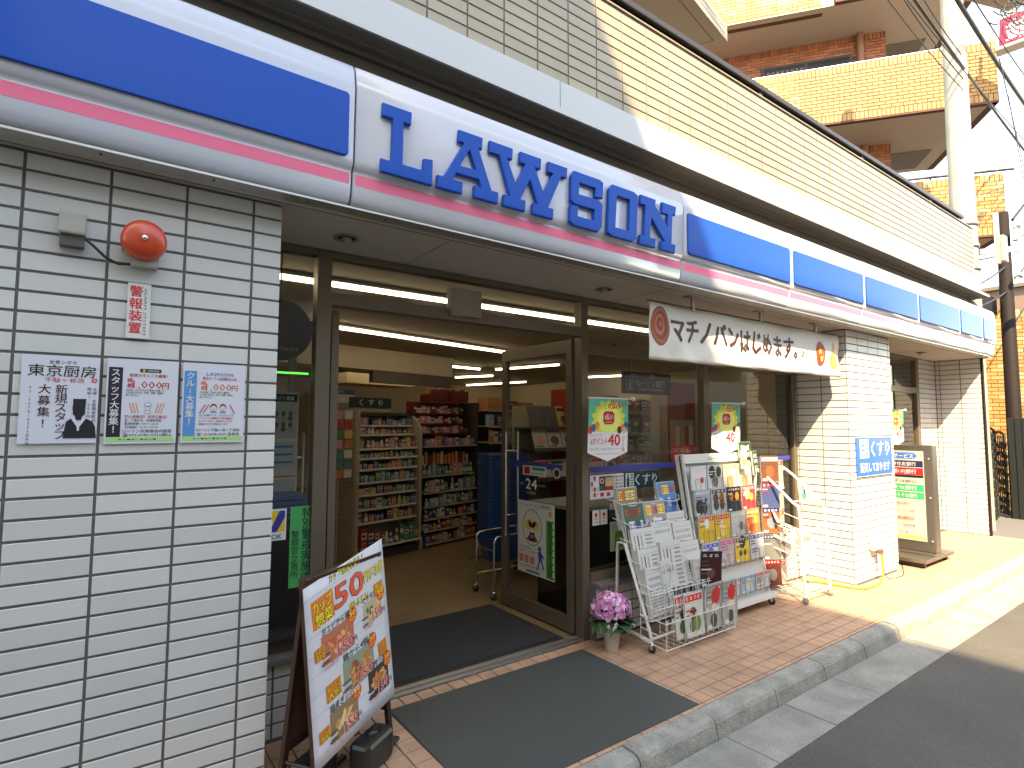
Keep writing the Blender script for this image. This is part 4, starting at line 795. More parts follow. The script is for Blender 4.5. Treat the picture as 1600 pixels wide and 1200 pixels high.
def jobposter(lab, x, w, side, vert, top, body, phones, logo):
    o, F, mb = notice('recruiting_poster', lab, 'poster', FF(x, 2.624, 1.520), w, .325, PW)
    F.rect(mb, .006, .026, .050, .292, .0004, side); F.vtext(mb, vert, .028, .286, .026, WHT, .001, bold=.03, step=.0285 if len(vert) > 8 else .031)
    if logo: F.text(mb, 'LAWSON', .085, .275, .016, S(50, 120, 190), w=.10, bold=.04)
    else: F.rect(mb, .105, .276, .175, .290, .0004, BLK); F.rect(mb, .113, .278, .123, .288, .0008, S(220, 170, 70)); F.text(mb, '天現寺厨房', .128, .279, .007, WHT, .001, w=.04)
    F.text(mb, top, .072, .258, .0125, REDC if not logo else S(200, 50, 110), w=.125, bold=.02); hc = REDC if not logo else S(225, 110, 30)
    F.text(mb, '時', .066, .236, .016, hc, bold=.04); F.text(mb, '給', .066, .217, .016, hc, bold=.04); F.text(mb, '1,000', .084, .214, .034, hc, w=.096); F.text(mb, '円', .181, .216, .022, hc, bold=.04)
    for k, (t, y, c, wd, h) in enumerate(body): F.text(mb, t, .062, y, h, c, w=wd, bold=.005)
    F.rect(mb, .006, .008, w-.006, .025, .0004, S(165, 215, 130))
    for k in range(9): F.disc(mb, .05+k*.014, .016, .006, .003, .0008, [S(60, 150, 90), S(90, 170, 220), S(60, 60, 60)][k % 3], 8)
    if logo:
        for a in (.115, .15): F.disc(mb, a, .145, .0125, .0145, .0006, S(70, 45, 35), 14); F.disc(mb, a, .141, .0105, .0115, .001, S(240, 205, 180), 14); F.poly(mb, [(a-.013, .122), (a+.013, .122), (a+.008, .131), (a-.008, .131)], .0012, S(90, 160, 210)); F.rect(mb, a-.004, .136, a+.004, .1375, .0014, REDC)
        cols_ = [(.075, -.5), (.088, -.5), (.185, .5)]
    else:
        F.disc(mb, .135, .15, .012, .010, .0006, BLK, 12); F.disc(mb, .135, .15, .0108, .0088, .001, PW, 12); F.disc(mb, .135, .137, .009, .01, .0006, BLK, 12); F.disc(mb, .135, .137, .008, .009, .001, PW, 12); F.rect(mb, .124, .115, .146, .128, .0006, (.4, .4, .4)); F.rect(mb, .126, .117, .144, .126, .001, PW)
        cols_ = [(.08, .25), (.09, .25), (.10, .25), (.165, -.25), (.175, -.25), (.185, -.25)]
    for a, r_ in cols_:
        G_ = F.sub(a, .138, r_); G_.rect(mb, -.002, -.022, .002, .020, .0006, S(225, 150, 110) if not logo else S(190, 60, 110))
    for k, (t, y, h) in enumerate(phones): F.text(mb, t, .056, y, h, BLK, w=w-.072, bold=.01)
    mb.build('print', PRINT, o)
K3 = (.05, .05, .05); GT = S(40, 120, 80)
jobposter('poster with a black side bar and red wage figures, middle of the three', .014, .234, (.02, .012, .03), 'スタッフ大募集！', '新規スタッフ大募集！',
          [('お弁当・おにぎりなど簡単な作業です。', .203, K3, .13, .0075), ('やる気があれば、年齢・国籍・経験は', .193, K3, .125, .0075), ('問いません。', .183, K3, .045, .0075), ('初心者歓迎！留学生歓迎！', .098, REDC, .14, .0115), ('昼・夕食付き、交通費支給', .085, K3, .12, .009), ('勤務時間 7:00〜12:00', .072, K3, .11, .009), ('（応相談）13:00〜17:00', .059, K3, .11, .009)],
          [('ローソン天現寺店内厨房', .042, .012), ('☎090-5983-5416横山', .028, .011)], False)
jobposter('pale blue poster with a blue side bar and orange wage figures', .264, .232, S(70, 145, 205), 'クルー大募集！', '新店オープン&店舗拡大の為',
          [('店長候補・社員も同時に募集中', .203, GT, .11, .0075), ('やる気があれば、年齢・国籍・経験は', .193, GT, .125, .0075), ('問いません。', .183, GT, .045, .0075), ('今から最新スマホ・バッグのような', .108, GT, .13, .008), ('アルバイト未経験で応募大歓迎！', .096, REDC, .125, .008), ('人とモノを正しい気持ちになれる', .084, REDC, .125, .008), ('素敵な人を大歓迎します', .072, GT, .11, .008)],
          [('ローソン千駄ヶ谷一丁目店', .046, .011), ('☎ 03-3478-7260 店長迄', .029, .011)], True)

# soffit lamps
for x, y, lab in ((1.02, 2.9, 'round recessed soffit lamp above the doorway'), (2.945, 2.9, 'round recessed soffit lamp left of the white banner'), (9.0, 2.9, 'round soffit lamp beyond the pillar')):
    t = thing('soffit_lamp', lab, 'lamp', (x, y, 2.585)); mb = MB(); mb.lathe([(.052, .0), (.068, -.004), (.066, -.009), (.05, -.007), (.046, .0)], (x, y, 2.586), 28); mb.build('ring', mat('lamp_ring', (.25, .22, .18), .4), t)
    mb = MB(); mb.lathe([(.05, .002), (.05, -.003), (0, -.003)], (x, y, 2.586), 20); mb.build('recess', BLACK, t)
    mb = MB(); mb.lathe([(0, -.034), (.014, -.032), (.024, -.022), (.027, -.008), (.024, .0)], (x, y, 2.586), 18); mb.build('bulb', mat('frosted_bulb', (.38, .34, .28), .4), t)

# =================================================================== BANNER
bn = thing('banner', 'white cloth banner with brown katakana and pictures of bread', 'banner', (4.6, 2.66, 2.28))
nx, nz = 90, 14; P0 = (3.15, 2.482, 2.068); P1 = (6.05, 2.50, 2.085)
def bpos(a, b):  # a 0..1 along, b 0..1 up
    x = 3.15+2.9*a; zt = 2.482+.02*a-.012*math.sin(a*math.pi*4)**2; zb = 2.066+.012*a; z = zb+(zt-zb)*b
    y = 2.655+.010*math.sin(a*31+b*2.2)*(1-b)+.008*math.sin(a*67+b*5+1)*(1-b)**2+.006*math.sin(a*13)+.012*(b-.5)**2+.005*math.sin(a*25-b*9)
    return V((x, y, z))
mb = MB(); vs = [bpos(i/nx, j/nz) for j in range(nz+1) for i in range(nx+1)]; n = len(vs)
mb.add(vs, [(j*(nx+1)+i, j*(nx+1)+i+1, (j+1)*(nx+1)+i+1, (j+1)*(nx+1)+i) for j in range(nz) for i in range(nx)], smooth=True)
cl = mb.build('cloth', CLOTH, bn); md = cl.modifiers.new('s', 'SOLIDIFY'); md.thickness = .0012; md.offset = 0
class BF(Fr):  # prints that follow the cloth
    def __init__(s): s.u = X_; s.v = Z_; s.n = -Y_; s.o = V((3.15, 2.65, 2.07))
    def p(s, a, b, d=0): q = bpos(a/2.9, b/.415); return q+V((0, -.0022-d, 0))
    def disc(s, mb, a, b, ra, rb=None, d=0, col=None, n=16, rot=0):
        rb = rb or ra; vs = [s.p(a, b, d)]
        for q in (1, 2, 3, 4): vs += [s.p(a+ra*q/4*math.cos(2*math.pi*k/n), b+rb*q/4*math.sin(2*math.pi*k/n), d) for k in range(n)]
        mb.add(vs, [(0, 1+k, 1+(k+1) % n) for k in range(n)]+[(1+q*n+k, 1+(q+1)*n+k, 1+(q+1)*n+(k+1) % n, 1+q*n+(k+1) % n) for q in range(3) for k in range(n)], col)
F = BF(); mb = MB(); BR = S(75, 35, 25)
def bread(cx_, cz, ra, rb, swirl):
    F.disc(mb, cx_, cz, ra, rb, .0005, S(120, 45, 25), 26)
    for k in range(5):
        r_ = 1-.19*(k+.4); F.disc(mb, cx_+.006*math.sin(k*2), cz+.004*k, ra*r_, rb*r_, .001+.0007*k, [S(175, 85, 50), S(125, 50, 30), S(190, 105, 70), S(130, 50, 32), S(185, 95, 60)][k], 20)
bread(.12, .25, .105, .145, 1)
F.text(mb, 'マチノパン、', .25, .165, .175, BR, .0015, w=.92, bold=.09); F.text(mb, 'はじめます。', 1.13, .145, .18, BR, .0015, w=.93, bold=.09)
F.text(mb, '♪ﾉ', 2.13, .15, .10, BR, w=.13); F.text(mb, 'マチのパン屋', 2.10, .095, .05, (.35, .33, .3), w=.26)
bread(2.50, .215, .085, .12, 1)
for k, (dx, dz) in enumerate(((-.02, .02), (.03, -.03), (.0, -.05), (.02, .05))): F.disc(mb, 2.50+dx, .215+dz, .022, .028, .005, [S(240, 190, 60), S(225, 120, 40), S(245, 210, 120), S(200, 60, 30)][k], 10)
F.disc(mb, 2.76, .16, .07, .09, .0006, S(215, 150, 70), 18); F.disc(mb, 2.76, .29, .035, .05, .0006, S(215, 150, 70), 14); F.disc(mb, 2.76, .16, .05, .065, .0012, S(235, 180, 90), 14)
mb.build('print', PRINT, bn)
for x in (3.66, 4.62, 5.59): mb = MB(); mb.box((x, 2.66, 2.47), (x+.022, 2.68, 2.5755)); mb.box((x-.06, 2.64, 2.5745), (x+.024, 2.70, 2.585)); mb.tube([(x+.01, 2.66, 2.50), (x+.01, 2.648, 2.48), (x+.01, 2.66, 2.465)], .004, 6); mb.build('hook', ALU, bn)
mb = MB(); mb.tube([(3.14, 2.668, 2.492), (6.1, 2.668, 2.508)], .006, 6); mb.build('rod', DKBRONZE, bn)

# flags with a payment advert
def flag(x0, lab, y=3.05, s=1.0):
    t = thing('pennant', lab, 'pennant', (x0, y, 1.79), 'payment pennants on the shop windows'); W = .385*s; tl = .05
    F = Fr((x0, y, 1.79), V((.99, -.10, 0)), V((tl, 0, 1))); H = -.47*s
    def sh(a, b): return (a, b)
    mb = MB(); mb.col = (.7, .7, .72); mb.prism([(0, 0), (0, H*.86), (W*.5, H), (W, H*.86), (W, 0)], F, -.0015, 0); mb.build('cloth', PRINT, t)
    mb = MB(); g1 = S(70, 175, 150); F.poly(mb, [(0, H*.53), (W, H*.53), (W, 0), (0, 0)], .0004, g1)
    cx_, cz = W*.5, H*.33
    P = []
    for k in range(28):
        an = k/28*2*math.pi; r_ = W*.44 if k % 2 else W*.36; P.append((min(max(cx_+r_*math.cos(an), 0), W), min(max(cz+r_*math.sin(an)*.9, H*.53), -.01)))
    F.poly(mb, P, .0010, S(215, 215, 70)); F.disc(mb, cx_, cz, W*.3, W*.27, .0014, S(225, 230, 130), 18)
    for k in range(7): F.disc(mb, [.05, .13, .22, .78, .86, .94, .9][k]*W, H*(.50-.035*(k % 3)), .022, .03, .0018, [S(215, 60, 60), S(60, 90, 170), S(235, 140, 40), S(50, 40, 40), S(230, 120, 50), S(60, 60, 120), S(220, 190, 160)][k], 10)
    F.text(mb, 'おトクな', W*.16, H*.17, .05, S(150, 170, 60), .002, w=W*.28, bold=.04); F.text(mb, 'd払い!', W*.46, H*.15, .065, S(210, 30, 30), .002, w=W*.45, bold=.06, shear=.2)
    c = .02; a0, a1, b0, b1 = W*.36, W*.64, H*.41, H*.20
    F.poly(mb, [(a0+c, b0), (a1-c, b0), (a1, b0+c), (a1, b1-c), (a1-c, b1), (a0+c, b1), (a0, b1-c), (a0, b0+c)], .0022, S(190, 20, 30)); F.text(mb, 'd払い', W*.5, H*.33, .042, WHT, .003, w=W*.22, bold=.04, align='C')
    for k in range(3): F.disc(mb, W*(.45+.05*k), H*.375, .006, None, .003, S(245, 200, 80), 8)
    F.rect(mb, 0, H*.545, W, H*.53, .0006, WHT)
    F.text(mb, 'はじめての方', W*.06, H*.60, .018, REDC, w=W*.28); F.text(mb, 'dポイント', W*.06, H*.73, .05, REDC, w=W*.42, bold=.04); F.text(mb, '40', W*.5, H*.75, .10, REDC, w=W*.3, bold=.06); F.vtext(mb, 'ポイント倍', W*.89, H*.60, .024, REDC, bold=.02, step=.023)
    F.text(mb, '1月10日〜1月31日キャンペーン', W*.06, H*.82, .018, (.2, .1, .1), w=W*.85); F.rect(mb, W*.2, H*.885, W*.8, H*.875, .0006, (.5, .3, .3)); mb.build('print', PRINT, t)
    mb = MB(); mb.tube([F.p(-.01, .004), F.p(W+.03, .004)], .006, 8); mb.build('rod', WIRE, t); mb = MB(); mb.lathe([(0, -.02), (.014, -.014), (.02, 0), (.014, .014), (0, .02)], F.p(W+.045, .006), 12, X_); mb.build('knob', WIRE, t)
    for q in (.1, W-.08): mb = MB(); mb.tube([F.p(q, .004), V((x0+q, 3.19, 1.80))], .004, 6); mb.build('bracket', WIRE, t)
flag(2.93, 'pennant with a red payment logo beside the door post, all in shade')
flag(4.45, 'pennant with a red payment logo crossed by a diagonal sunlit edge, near the rack')
flag(8.25, 'pennant half hidden behind the tiled pillar')

# =================================================================== PILLAR SIGN, OUTLET, CABLE
o, F, mb = notice('pillar_sign', 'blue sign with white hiragana fixed on the sunlit pillar', 'sign', FF(6.275, 2.622, 1.062), .87, .41, S(35, 110, 205), m=GLOSSP, th=.004)
F.rect(mb, 0, 0, .87, .006, .0004, WHT); F.rect(mb, 0, .404, .87, .41, .0004, WHT); F.rect(mb, .08, .19, .29, .385, .0004, (.75, .75, .75))
bb = S(35, 110, 205)
F.rect(mb, .10, .21, .215, .222, .001, bb); F.rect(mb, .10, .36, .215, .372, .001, bb); F.rect(mb, .12, .26, .19, .33, .001, bb); F.rect(mb, .135, .28, .175, .31, .0015, (.75, .75, .75))
for k in range(3): F.rect(mb, .235, .22+k*.055, .27, .245+k*.055, .001, bb)
F.text(mb, 'くすり', .35, .215, .15, (.76, .76, .76), w=.46, bold=.05); F.text(mb, '販売しております', .08, .05, .09, (.76, .76, .76), w=.72, bold=.05); mb.build('lettering', PRINT, o)
ou = thing('power_outlet', 'white weatherproof power outlet low on the pillar face', 'power outlet', (6.6, 2.6, .35)); mb = MB(); mb.box((6.50, 2.575, .30), (6.66, 2.63, .44)); mb.build('cover', WPAINT, ou, bevel=.012); mb = MB(); mb.box((6.56, 2.55, .27), (6.64, 2.60, .31)); mb.build('plug', mat('brown_plug', (.14, .09, .06), .5), ou, bevel=.004)
mb = MB(); pts = [(6.60, 2.56, .28), (6.60, 2.55, .15), (6.56, 2.54, .03), (6.40, 2.51, .012), (6.2, 2.50, .010), (6.03, 2.56, .010), (5.98, 2.75, .010), (5.92, 2.95, .010), (5.6, 3.02, .010)]
def smooth(pts, k=6):
    pts = [V(p) for p in pts]; out = []
    for i in range(len(pts)-1):
        a, b, c, d = pts[max(i-1, 0)], pts[i], pts[i+1], pts[min(i+2, len(pts)-1)]
        for j in range(k):
            t = j/k; out.append(.5*((2*b)+(c-a)*t+(2*a-5*b+4*c-d)*t*t+(3*b-a-3*c+d)*t**3))
    return out+[pts[-1]]
mb.tube(smooth(pts), .010, 8); tag(mb.build('power_cable', ORANGE), 'orange cable running from the pillar outlet round the pillar foot', 'cable')
mb = MB(); mb.tube(smooth([(6.63, 2.56, .28), (6.64, 2.555, .12), (6.70, 2.54, .01), (6.95, 2.50, .005), (7.2, 2.58, .005), (7.5, 2.7, .005)]), .004, 6); tag(mb.build('thin_cable', CABLE), 'thin dark cable from the pillar outlet to the bank sign', 'cable')

# =================================================================== BANK SIGN
at = thing('bank_sign', 'steel framed standing light box listing bank names behind the pillar', 'standing sign', (7.6, 2.55, 0))
mb = MB(); mb.box((7.84, 2.46, .12), (7.99, 3.09, 1.36)); mb.build('case', STEEL, at, bevel=.008)
mb = MB(); mb.box((7.45, 2.44, .06), (8.32, 3.10, .10)); mb.box((7.74, 2.45, .10), (8.05, 3.09, .12)); mb.build('base', STEEL, at, bevel=.004)
for x in (7.52, 8.2): mb = MB(); mb.box((x, 2.48, 0), (x+.04, 3.06, .06)); mb.build('foot', BLACKP, at)
mb = MB(); mb.box((7.832, 2.55, .24), (7.842, 3.04, 1.29)); mb.build('face', mat('light_box_face', (.50, .50, .46), .3), at)
class SF(Fr):
    def __init__(s): s.u = -Y_; s.v = Z_; s.n = -X_; s.o = V((7.8315, 3.04, .24))
    def p(s, a, b, d=0): return s.o+s.u*(a*.59)+s.v*b+s.n*d
F = SF(); mb = MB()
F.poly(mb, [(.30, .955), (.66, .955), (.72, .985), (.72, 1.0), (.66, 1.03), (.30, 1.03)], .0004, S(50, 110, 190)); F.text(mb, 'ATMサービス', .12, .965, .05, WHT, .001, w=.54, bold=.03)
rows = [(.86, .075, S(30, 35, 80), '三井住友銀行', WHT), (.765, .085, S(225, 35, 50), '三菱UFJ銀行', WHT), (.735, .028, S(25, 25, 25), '', WHT), (.665, .05, None, 'みずほ銀行', (.1, .1, .1)), (.575, .078, S(25, 165, 115), 'りそな銀行', WHT), (.485, .078, S(25, 165, 115), '埼玉りそな銀行', WHT)]
for y, h, c, t, tc in rows:
    if c: F.rect(mb, .03, y, .82, y+h, .0004, c)
    if t: F.text(mb, t, .20, y+h*.22, h*.55, tc, .001, w=.5, bold=.02)
for k, (t, c) in enumerate([('東京都民銀行 小', (.3, .3, .3)), ('ゆうちょ・セブン提携', (.3, .3, .3)), ('楽天銀行', S(200, 60, 60)), ('じぶん・信用金庫', (.2, .25, .4)), ('ジャパンネット', S(60, 90, 170))]):
    F.text(mb, t, .22, .41-k*.085, .03, c, .001, w=.42)
    F.rect(mb, .03, .395-k*.085, .82, .398-k*.085, .0004, (.4, .4, .4))
F.rect(mb, .03, .01, .82, .055, .0004, S(240, 190, 120)); F.rect(mb, .28, .235, .6, .243, .001, S(240, 150, 80)); mb.build('lettering', PRINT, at)
mb = MB()
for z in (.25, .75, 1.2): mb.lathe([(.012, 0), (.012, .008), (0, .01)], (7.84, 2.50, z), 10, -X_)
mb.build('bolt', CHROME, at)

# =================================================================== PRINTED MATTER
rp = random.Random(23)
NEWS = (.62, .615, .59); INK = (.10, .10, .10); LG = (.30, .30, .29)
def glyphish(F, mb, x, y, w, h, col, d):
    n = rp.randint(2, 3)
    for k in range(n): yy = y+h*(.08+.84*(k+.5)/n); F.rect(mb, x+w*rp.uniform(.02, .2), yy-h*.055, x+w*rp.uniform(.75, .98), yy+h*.055, d, col)
    for k in range(rp.randint(1, 3)): xx = x+w*rp.uniform(.2, .8); F.rect(mb, xx-w*.05, y+h*rp.uniform(.02, .3), xx+w*.05, y+h*rp.uniform(.7, .98), d+.0001, col)
def newsprint(F, mb, w, h, d=.0005):
    r = rp
    F.rect(mb, w*.05, h*.90, w*.95, h*.905, d, INK)
    vert = r.random() < .4
    if vert:
        for k in range(3): F.rect(mb, w*(.1+k*.16), h*.35, w*(.16+k*.16), h*.86, d, INK if k == 1 else LG)
        for k in range(9):
            y = h*(.05+.095*k); F.rect(mb, w*.62, y, w*.93, y+h*.045, d, LG)
    else:
        for k in range(r.randint(1, 2)):
            x = w*.08; y = h*(.74-.15*k)
            while x < w*.85: c = w*r.uniform(.05, .09); glyphish(F, mb, x, y, c, h*.09, INK, d); x += c+w*.015
        for k in range(8):
            y = h*(.52-.065*k); x = w*.06
            while x < w*.9: c = w*r.uniform(.1, .26); F.rect(mb, x, y, min(x+c, w*.94), y+h*.028, d, LG); x += c+w*.03
    if r.random() < .6:
        a, b = w*r.uniform(.1, .5), h*r.uniform(.1, .35); F.rect(mb, a, b, a+w*.36, b+h*.22, d*2, r.choice([(.15, .15, .16), (.22, .2, .19), S(110, 160, 205), (.12, .12, .12)])); F.disc(mb, a+w*.18, b+h*.12, w*.07, h*.07, d*3, (.3, .27, .25), 8)
def tabloid(F, mb, w, h, d=.0005, c1=None):
    r = rp; F.rect(mb, w*.02, h*.02, w*.98, h*.98, d, c1 or r.choice([S(60, 90, 60), S(150, 175, 190), S(70, 60, 50)]))
    for k in range(4): F.disc(mb, w*r.uniform(.2, .8), h*r.uniform(.15, .5), w*.16, h*.17, d*(2+k*.5), r.choice([S(200, 160, 130), S(60, 60, 110), S(70, 100, 170), S(230, 200, 90)]), 9)
    for row in range(2):
        x = w*.08; y = h*(.70-.3*row)
        while x < w*.82: c = w*r.uniform(.10, .17); col = [S(240, 150, 40), S(60, 60, 170)][row]; F.rect(mb, x-.002, y-.002, x+c, y+h*.21, d*5, WHT if row else S(250, 225, 90)) if r.random() < .6 else None; glyphish(F, mb, x, y, c, h*.2, r.choice([S(225, 110, 30), S(60, 50, 170), S(200, 30, 40)]) if row == 0 else col, d*7); x += c+w*.012
def folded(name, lab, o, w, h, lean, th=.02, kind='news', group=None, turn=0, curl=.02, c1=None):
    """a folded paper standing at o, leaning back by `lean` (dy per dz)"""
    u = V((math.cos(turn), math.sin(turn), 0)); v = V((-math.sin(turn)*lean, math.cos(turn)*lean, 1)).normalized()
    F0 = Fr(o, u, v); n = 6; mb = MB(); P = []
    def sag(b):
        t = max(0., min(1., b/h))*n; k = min(int(t), n-1); g0 = (k/n)**2; g1 = ((k+1)/n)**2; return curl*(g0+(g1-g0)*(t-k))
    class CF(Fr):
        def __init__(s): s.o, s.u, s.v, s.n = F0.o, F0.u, F0.v, F0.n
        def p(s, a, b, d=0): return F0.p(a, b, d+sag(b))
        def rect(s, mb, a0, b0, a1, b1, d=0, col=None):
            ks = [b0]+[h*k/n for k in range(1, n) if b0 < h*k/n < b1]+[b1]
            for y0_, y1_ in zip(ks, ks[1:]): Fr.rect(s, mb, a0, y0_, a1, y1_, d, col)
    F = CF(); curl = abs(curl); cols = NEWS if kind == 'news' else (.55, .55, .53)
    vs = []; fs = []
    for j in range(n+1):
        b = h*j/n
        for a in (0, w*.33, w*.66, w): vs.append(F.p(a, b, 0))
    k0 = len(vs)
    for j in range(n+1):
        b = h*j/n
        for a in (0, w*.33, w*.66, w): vs.append(F.p(a, b, -th))
    for j in range(n):
        for i in range(3): a = j*4+i; fs.append((a, a+1, a+5, a+4)); fs.append((k0+a, k0+a+4, k0+a+5, k0+a+1))
        fs.append((j*4, j*4+4, k0+j*4+4, k0+j*4)); fs.append((j*4+3, k0+j*4+3, k0+j*4+7, j*4+7))
    m = n*4
    for i in range(3): fs.append((m+i, m+i+1, k0+m+i+1, k0+m+i)); fs.append((i, k0+i, k0+i+1, i+1))
    mb.add(vs, fs, cols)
    for k in range(1, 4):  # page edges on the sides
        for a in (0, w): mb.add([F.p(a, 0, -th*k/4-.001), F.p(a, h, -th*k/4-.001), F.p(a+(-.0007 if a == 0 else .0007), h, -th*k/4+.001), F.p(a+(-.0007 if a == 0 else .0007), 0, -th*k/4+.001)], [(0, 1, 2, 3)], (.3, .3, .29))
    if kind == 'news': newsprint(F, mb, w, h*.98)
    elif kind == 'tabloid': tabloid(F, mb, w, h, c1=c1)
    else: kind(F, mb, w, h)
    o_ = mb.build(name, PRINT); tag(o_, lab, name.replace('_', ' '), group); return o_
def cover(bg, title, blobs, bars=4, t2=None):
    def f(F, mb, w, h):
        F.rect(mb, 0.001, 0.001, w-.001, h-.001, .0004, bg); F.rect(mb, w*.04, h*.80, w*.96, h*.95, .0009, title)
        n_ = rp.randint(3, 5)
        for k in range(n_): glyphish(F, mb, w*(.08+k*.84/n_), h*.82, w*.70/n_, h*.115, t2 or WHT, .0014)
        for a, b, ra, c in blobs: F.disc(mb, w*a, h*b, w*ra, w*ra*1.2, .0014, c, 12)
        for k in range(bars): y = h*(.70-.11*k); F.rect(mb, w*.06, y, w*rp.uniform(.3, .6), y+h*.035, .0024, rp.choice([INK, title, WHT]))
        F.rect(mb, w*.06, h*.04, w*.3, h*.12, .0024, WHT)
    return f

# =================================================================== NEWSPAPER RACK
nr = thing('newspaper_rack', 'white wire newspaper rack on castors packed with folded papers', 'newspaper rack', (3.6, 2.8, 0))
XL, XR = 3.20, 3.97
for x in (XL, XR):
    mb = MB(); s_ = .013
    mb.tube([(x, 3.06, .0), (x, 3.03, .71), (x, 2.96, .71), (x, 2.72, .10)], .0125, 8); mb.tube([(x, 3.06, .10), (x, 2.72, .075)], .0125, 8); mb.tube([(x, 2.72, .05), (x, 2.72, .10)], .011, 8)
    mb.build('side_frame', WPAINT, nr)
for y, z in ((3.06, .05), (3.03, .705), (2.73, .085)): mb = MB(); mb.tube([(XL, y, z), (XR, y, z)], .01, 8); mb.build('cross_bar', WPAINT, nr)
for x in (XL, XR): castor(nr, x, 2.715, .026, rot=.3)
TI = [(1.00, 3.05), (.855, 2.975), (.715, 2.90), (.575, 2.83), (.43, 2.765)]   # rim height and front y of each pocket tier
mb = MB()
xs = [XL+.02+(XR-XL-.04)*k/3 for k in range(4)]
for z, y in TI[:5]:
    pts = []
    for k in range(3):
        a, b = xs[k], xs[k+1]; pts += [(a, y, z+.005), (a+.03, y-.035, z-.02), ((a+b)/2, y-.045, z-.028), (b-.03, y-.035, z-.02)]
    pts.append((xs[3], y, z+.005)); mb.tube([(XL-.01, y+.1, z+.03)]+pts+[(XR+.01, y+.1, z+.03)], .0032, 6)
    for k in range(3):
        a, b = xs[k], xs[k+1]
        for q in (.25, .75): xx = a+(b-a)*q; mb.tube([(xx, y-.04, z-.024), (xx, y-.02, z-.17), (xx, y+.05, z-.19)], .0025, 5)
for x in xs: mb.tube([(x, 3.10, 1.02), (x, 2.82, .40), (x, 2.78, .20)], .003, 5)
mb.build('pocket_wires', WIRE, nr, kind='stuff')
mb = MB()
for k, (y, zt, zb) in enumerate([(2.575, .235, .06), (2.64, .315, .14), (2.70, .395, .22)]):
    mb.tube([(XL-.02, 2.80, zt+.01), (XL-.02, y, zt), (XR+.02, y, zt), (XR+.02, 2.80, zt+.01)], .0035, 6); mb.tube([(XL-.02, 2.80, zb+.02), (XL-.02, y, zb), (XR+.02, y, zb), (XR+.02, 2.80, zb+.02)], .0035, 6)
    for i in range(13):
        x = XL-.005+(XR-XL+.01)*i/12; mb.tube([(x-.012, y, zt), (x-.012, y, zt+.022), (x+.012, y, zt+.022), (x+.012, y, zt)], .0022, 5); mb.tube([(x, y, zt+.02), (x, y, zb), (x, 2.80 if k == 0 else y+.06, zb)], .0026, 5)
for x in (XL-.02, XR+.02): mb.tube([(x, 2.575, .05), (x, 2.575, .24)], .003, 5); mb.tube([(x, 2.80, .08), (x, 2.80, .42)], .003, 5)
mb.build('basket_wires', WIRE, nr, kind='stuff')
g = 'papers in the newspaper rack'
def slot(ti, k, lab, kind, h=.335, w=.238, turn=0, c1=None, curl=.012, dx=0):
    z, y = TI[ti]; folded('newspaper', lab, (xs[k]+.004+dx, y-.036, z-.20), w, h, .25, rp.uniform(.024, .034), kind, g, turn, curl, c1)
slot(0, 0, 'colour tabloid curling at the top left corner of the newspaper rack', 'tabloid', .31, turn=.06, c1=S(150, 120, 100), curl=-.03)
slot(0, 2, 'blue and orange tabloid at the top right corner of the newspaper rack', 'tabloid', .33, turn=.04, c1=S(80, 140, 190))
slot(1, 0, 'green edged tabloid in the left pocket of the second tier of the rack', 'tabloid', .345, c1=S(60, 95, 70), w=.235)
slot(1, 1, 'tabloid with violet lettering in the middle pocket of the second tier', 'tabloid', .345, turn=-.02, c1=S(150, 145, 160))
slot(1, 2, 'thin low newspaper in the right pocket of the second tier of the rack', 'news', .24, w=.22)
POSN = ['left', 'middle', 'right']
for ti, row in ((2, 'third'), (3, 'fourth')):
    for k in range(3): slot(ti, k, f'grey folded newspaper in the {POSN[k]} pocket of the {row} tier of the rack', 'news', .33+rp.uniform(-.03, .022), turn=rp.uniform(-.07, .07), curl=rp.uniform(.004, .025))
slot(4, 0, 'limp newspaper drooping in the left pocket of the lowest tier', 'news', .33, .25, .05, curl=.02)
slot(4, 1, 'slanted newspaper standing beside the drooping one in the lowest tier', 'news', .36, .16, .30, curl=.03, dx=-.06)
slot(4, 2, 'narrow newspaper leaning in the right end of the lowest tier', 'news', .33, .18, .1, dx=.08)
folded('newspaper', 'dark red printed paper sticking out slanted above the wire basket', (3.80, 2.74, .34), .17, .28, .1, .018, cover(S(70, 25, 30), S(30, 20, 20), [(.5, .4, .2, S(120, 70, 60))]), g, -.55, .05)
g = 'magazines in the wire basket'
c_ = cover(S(205, 205, 195), S(220, 40, 30), [(.45, .5, .2, S(60, 60, 55)), (.6, .3, .22, S(110, 140, 80)), (.35, .25, .16, S(90, 110, 70))], 3)
folded('magazine', 'white and red magazine at the left end of the wire basket, partly behind its twin', (3.36, 2.625, .075), .21, .30, .12, .010, c_, g, .0, .01)
folded('magazine', 'white and red magazine in front at the left of the wire basket', (3.44, 2.600, .075), .215, .305, .12, .010, c_, g, .0, .01)
c_ = cover(S(170, 175, 170), S(120, 130, 125), [(.62, .72, .3, S(210, 45, 45)), (.55, .42, .2, S(225, 200, 180)), (.5, .2, .22, S(60, 80, 50))], 2)
folded('magazine', 'curling magazine with a big red blot in the middle of the wire basket', (3.68, 2.605, .075), .20, .335, .12, .010, c_, g, .04, .05)
folded('magazine', 'magazine with a big red blot at the right end of the wire basket', (3.89, 2.600, .075), .18, .33, .1, .010, c_, g, .0, .03)

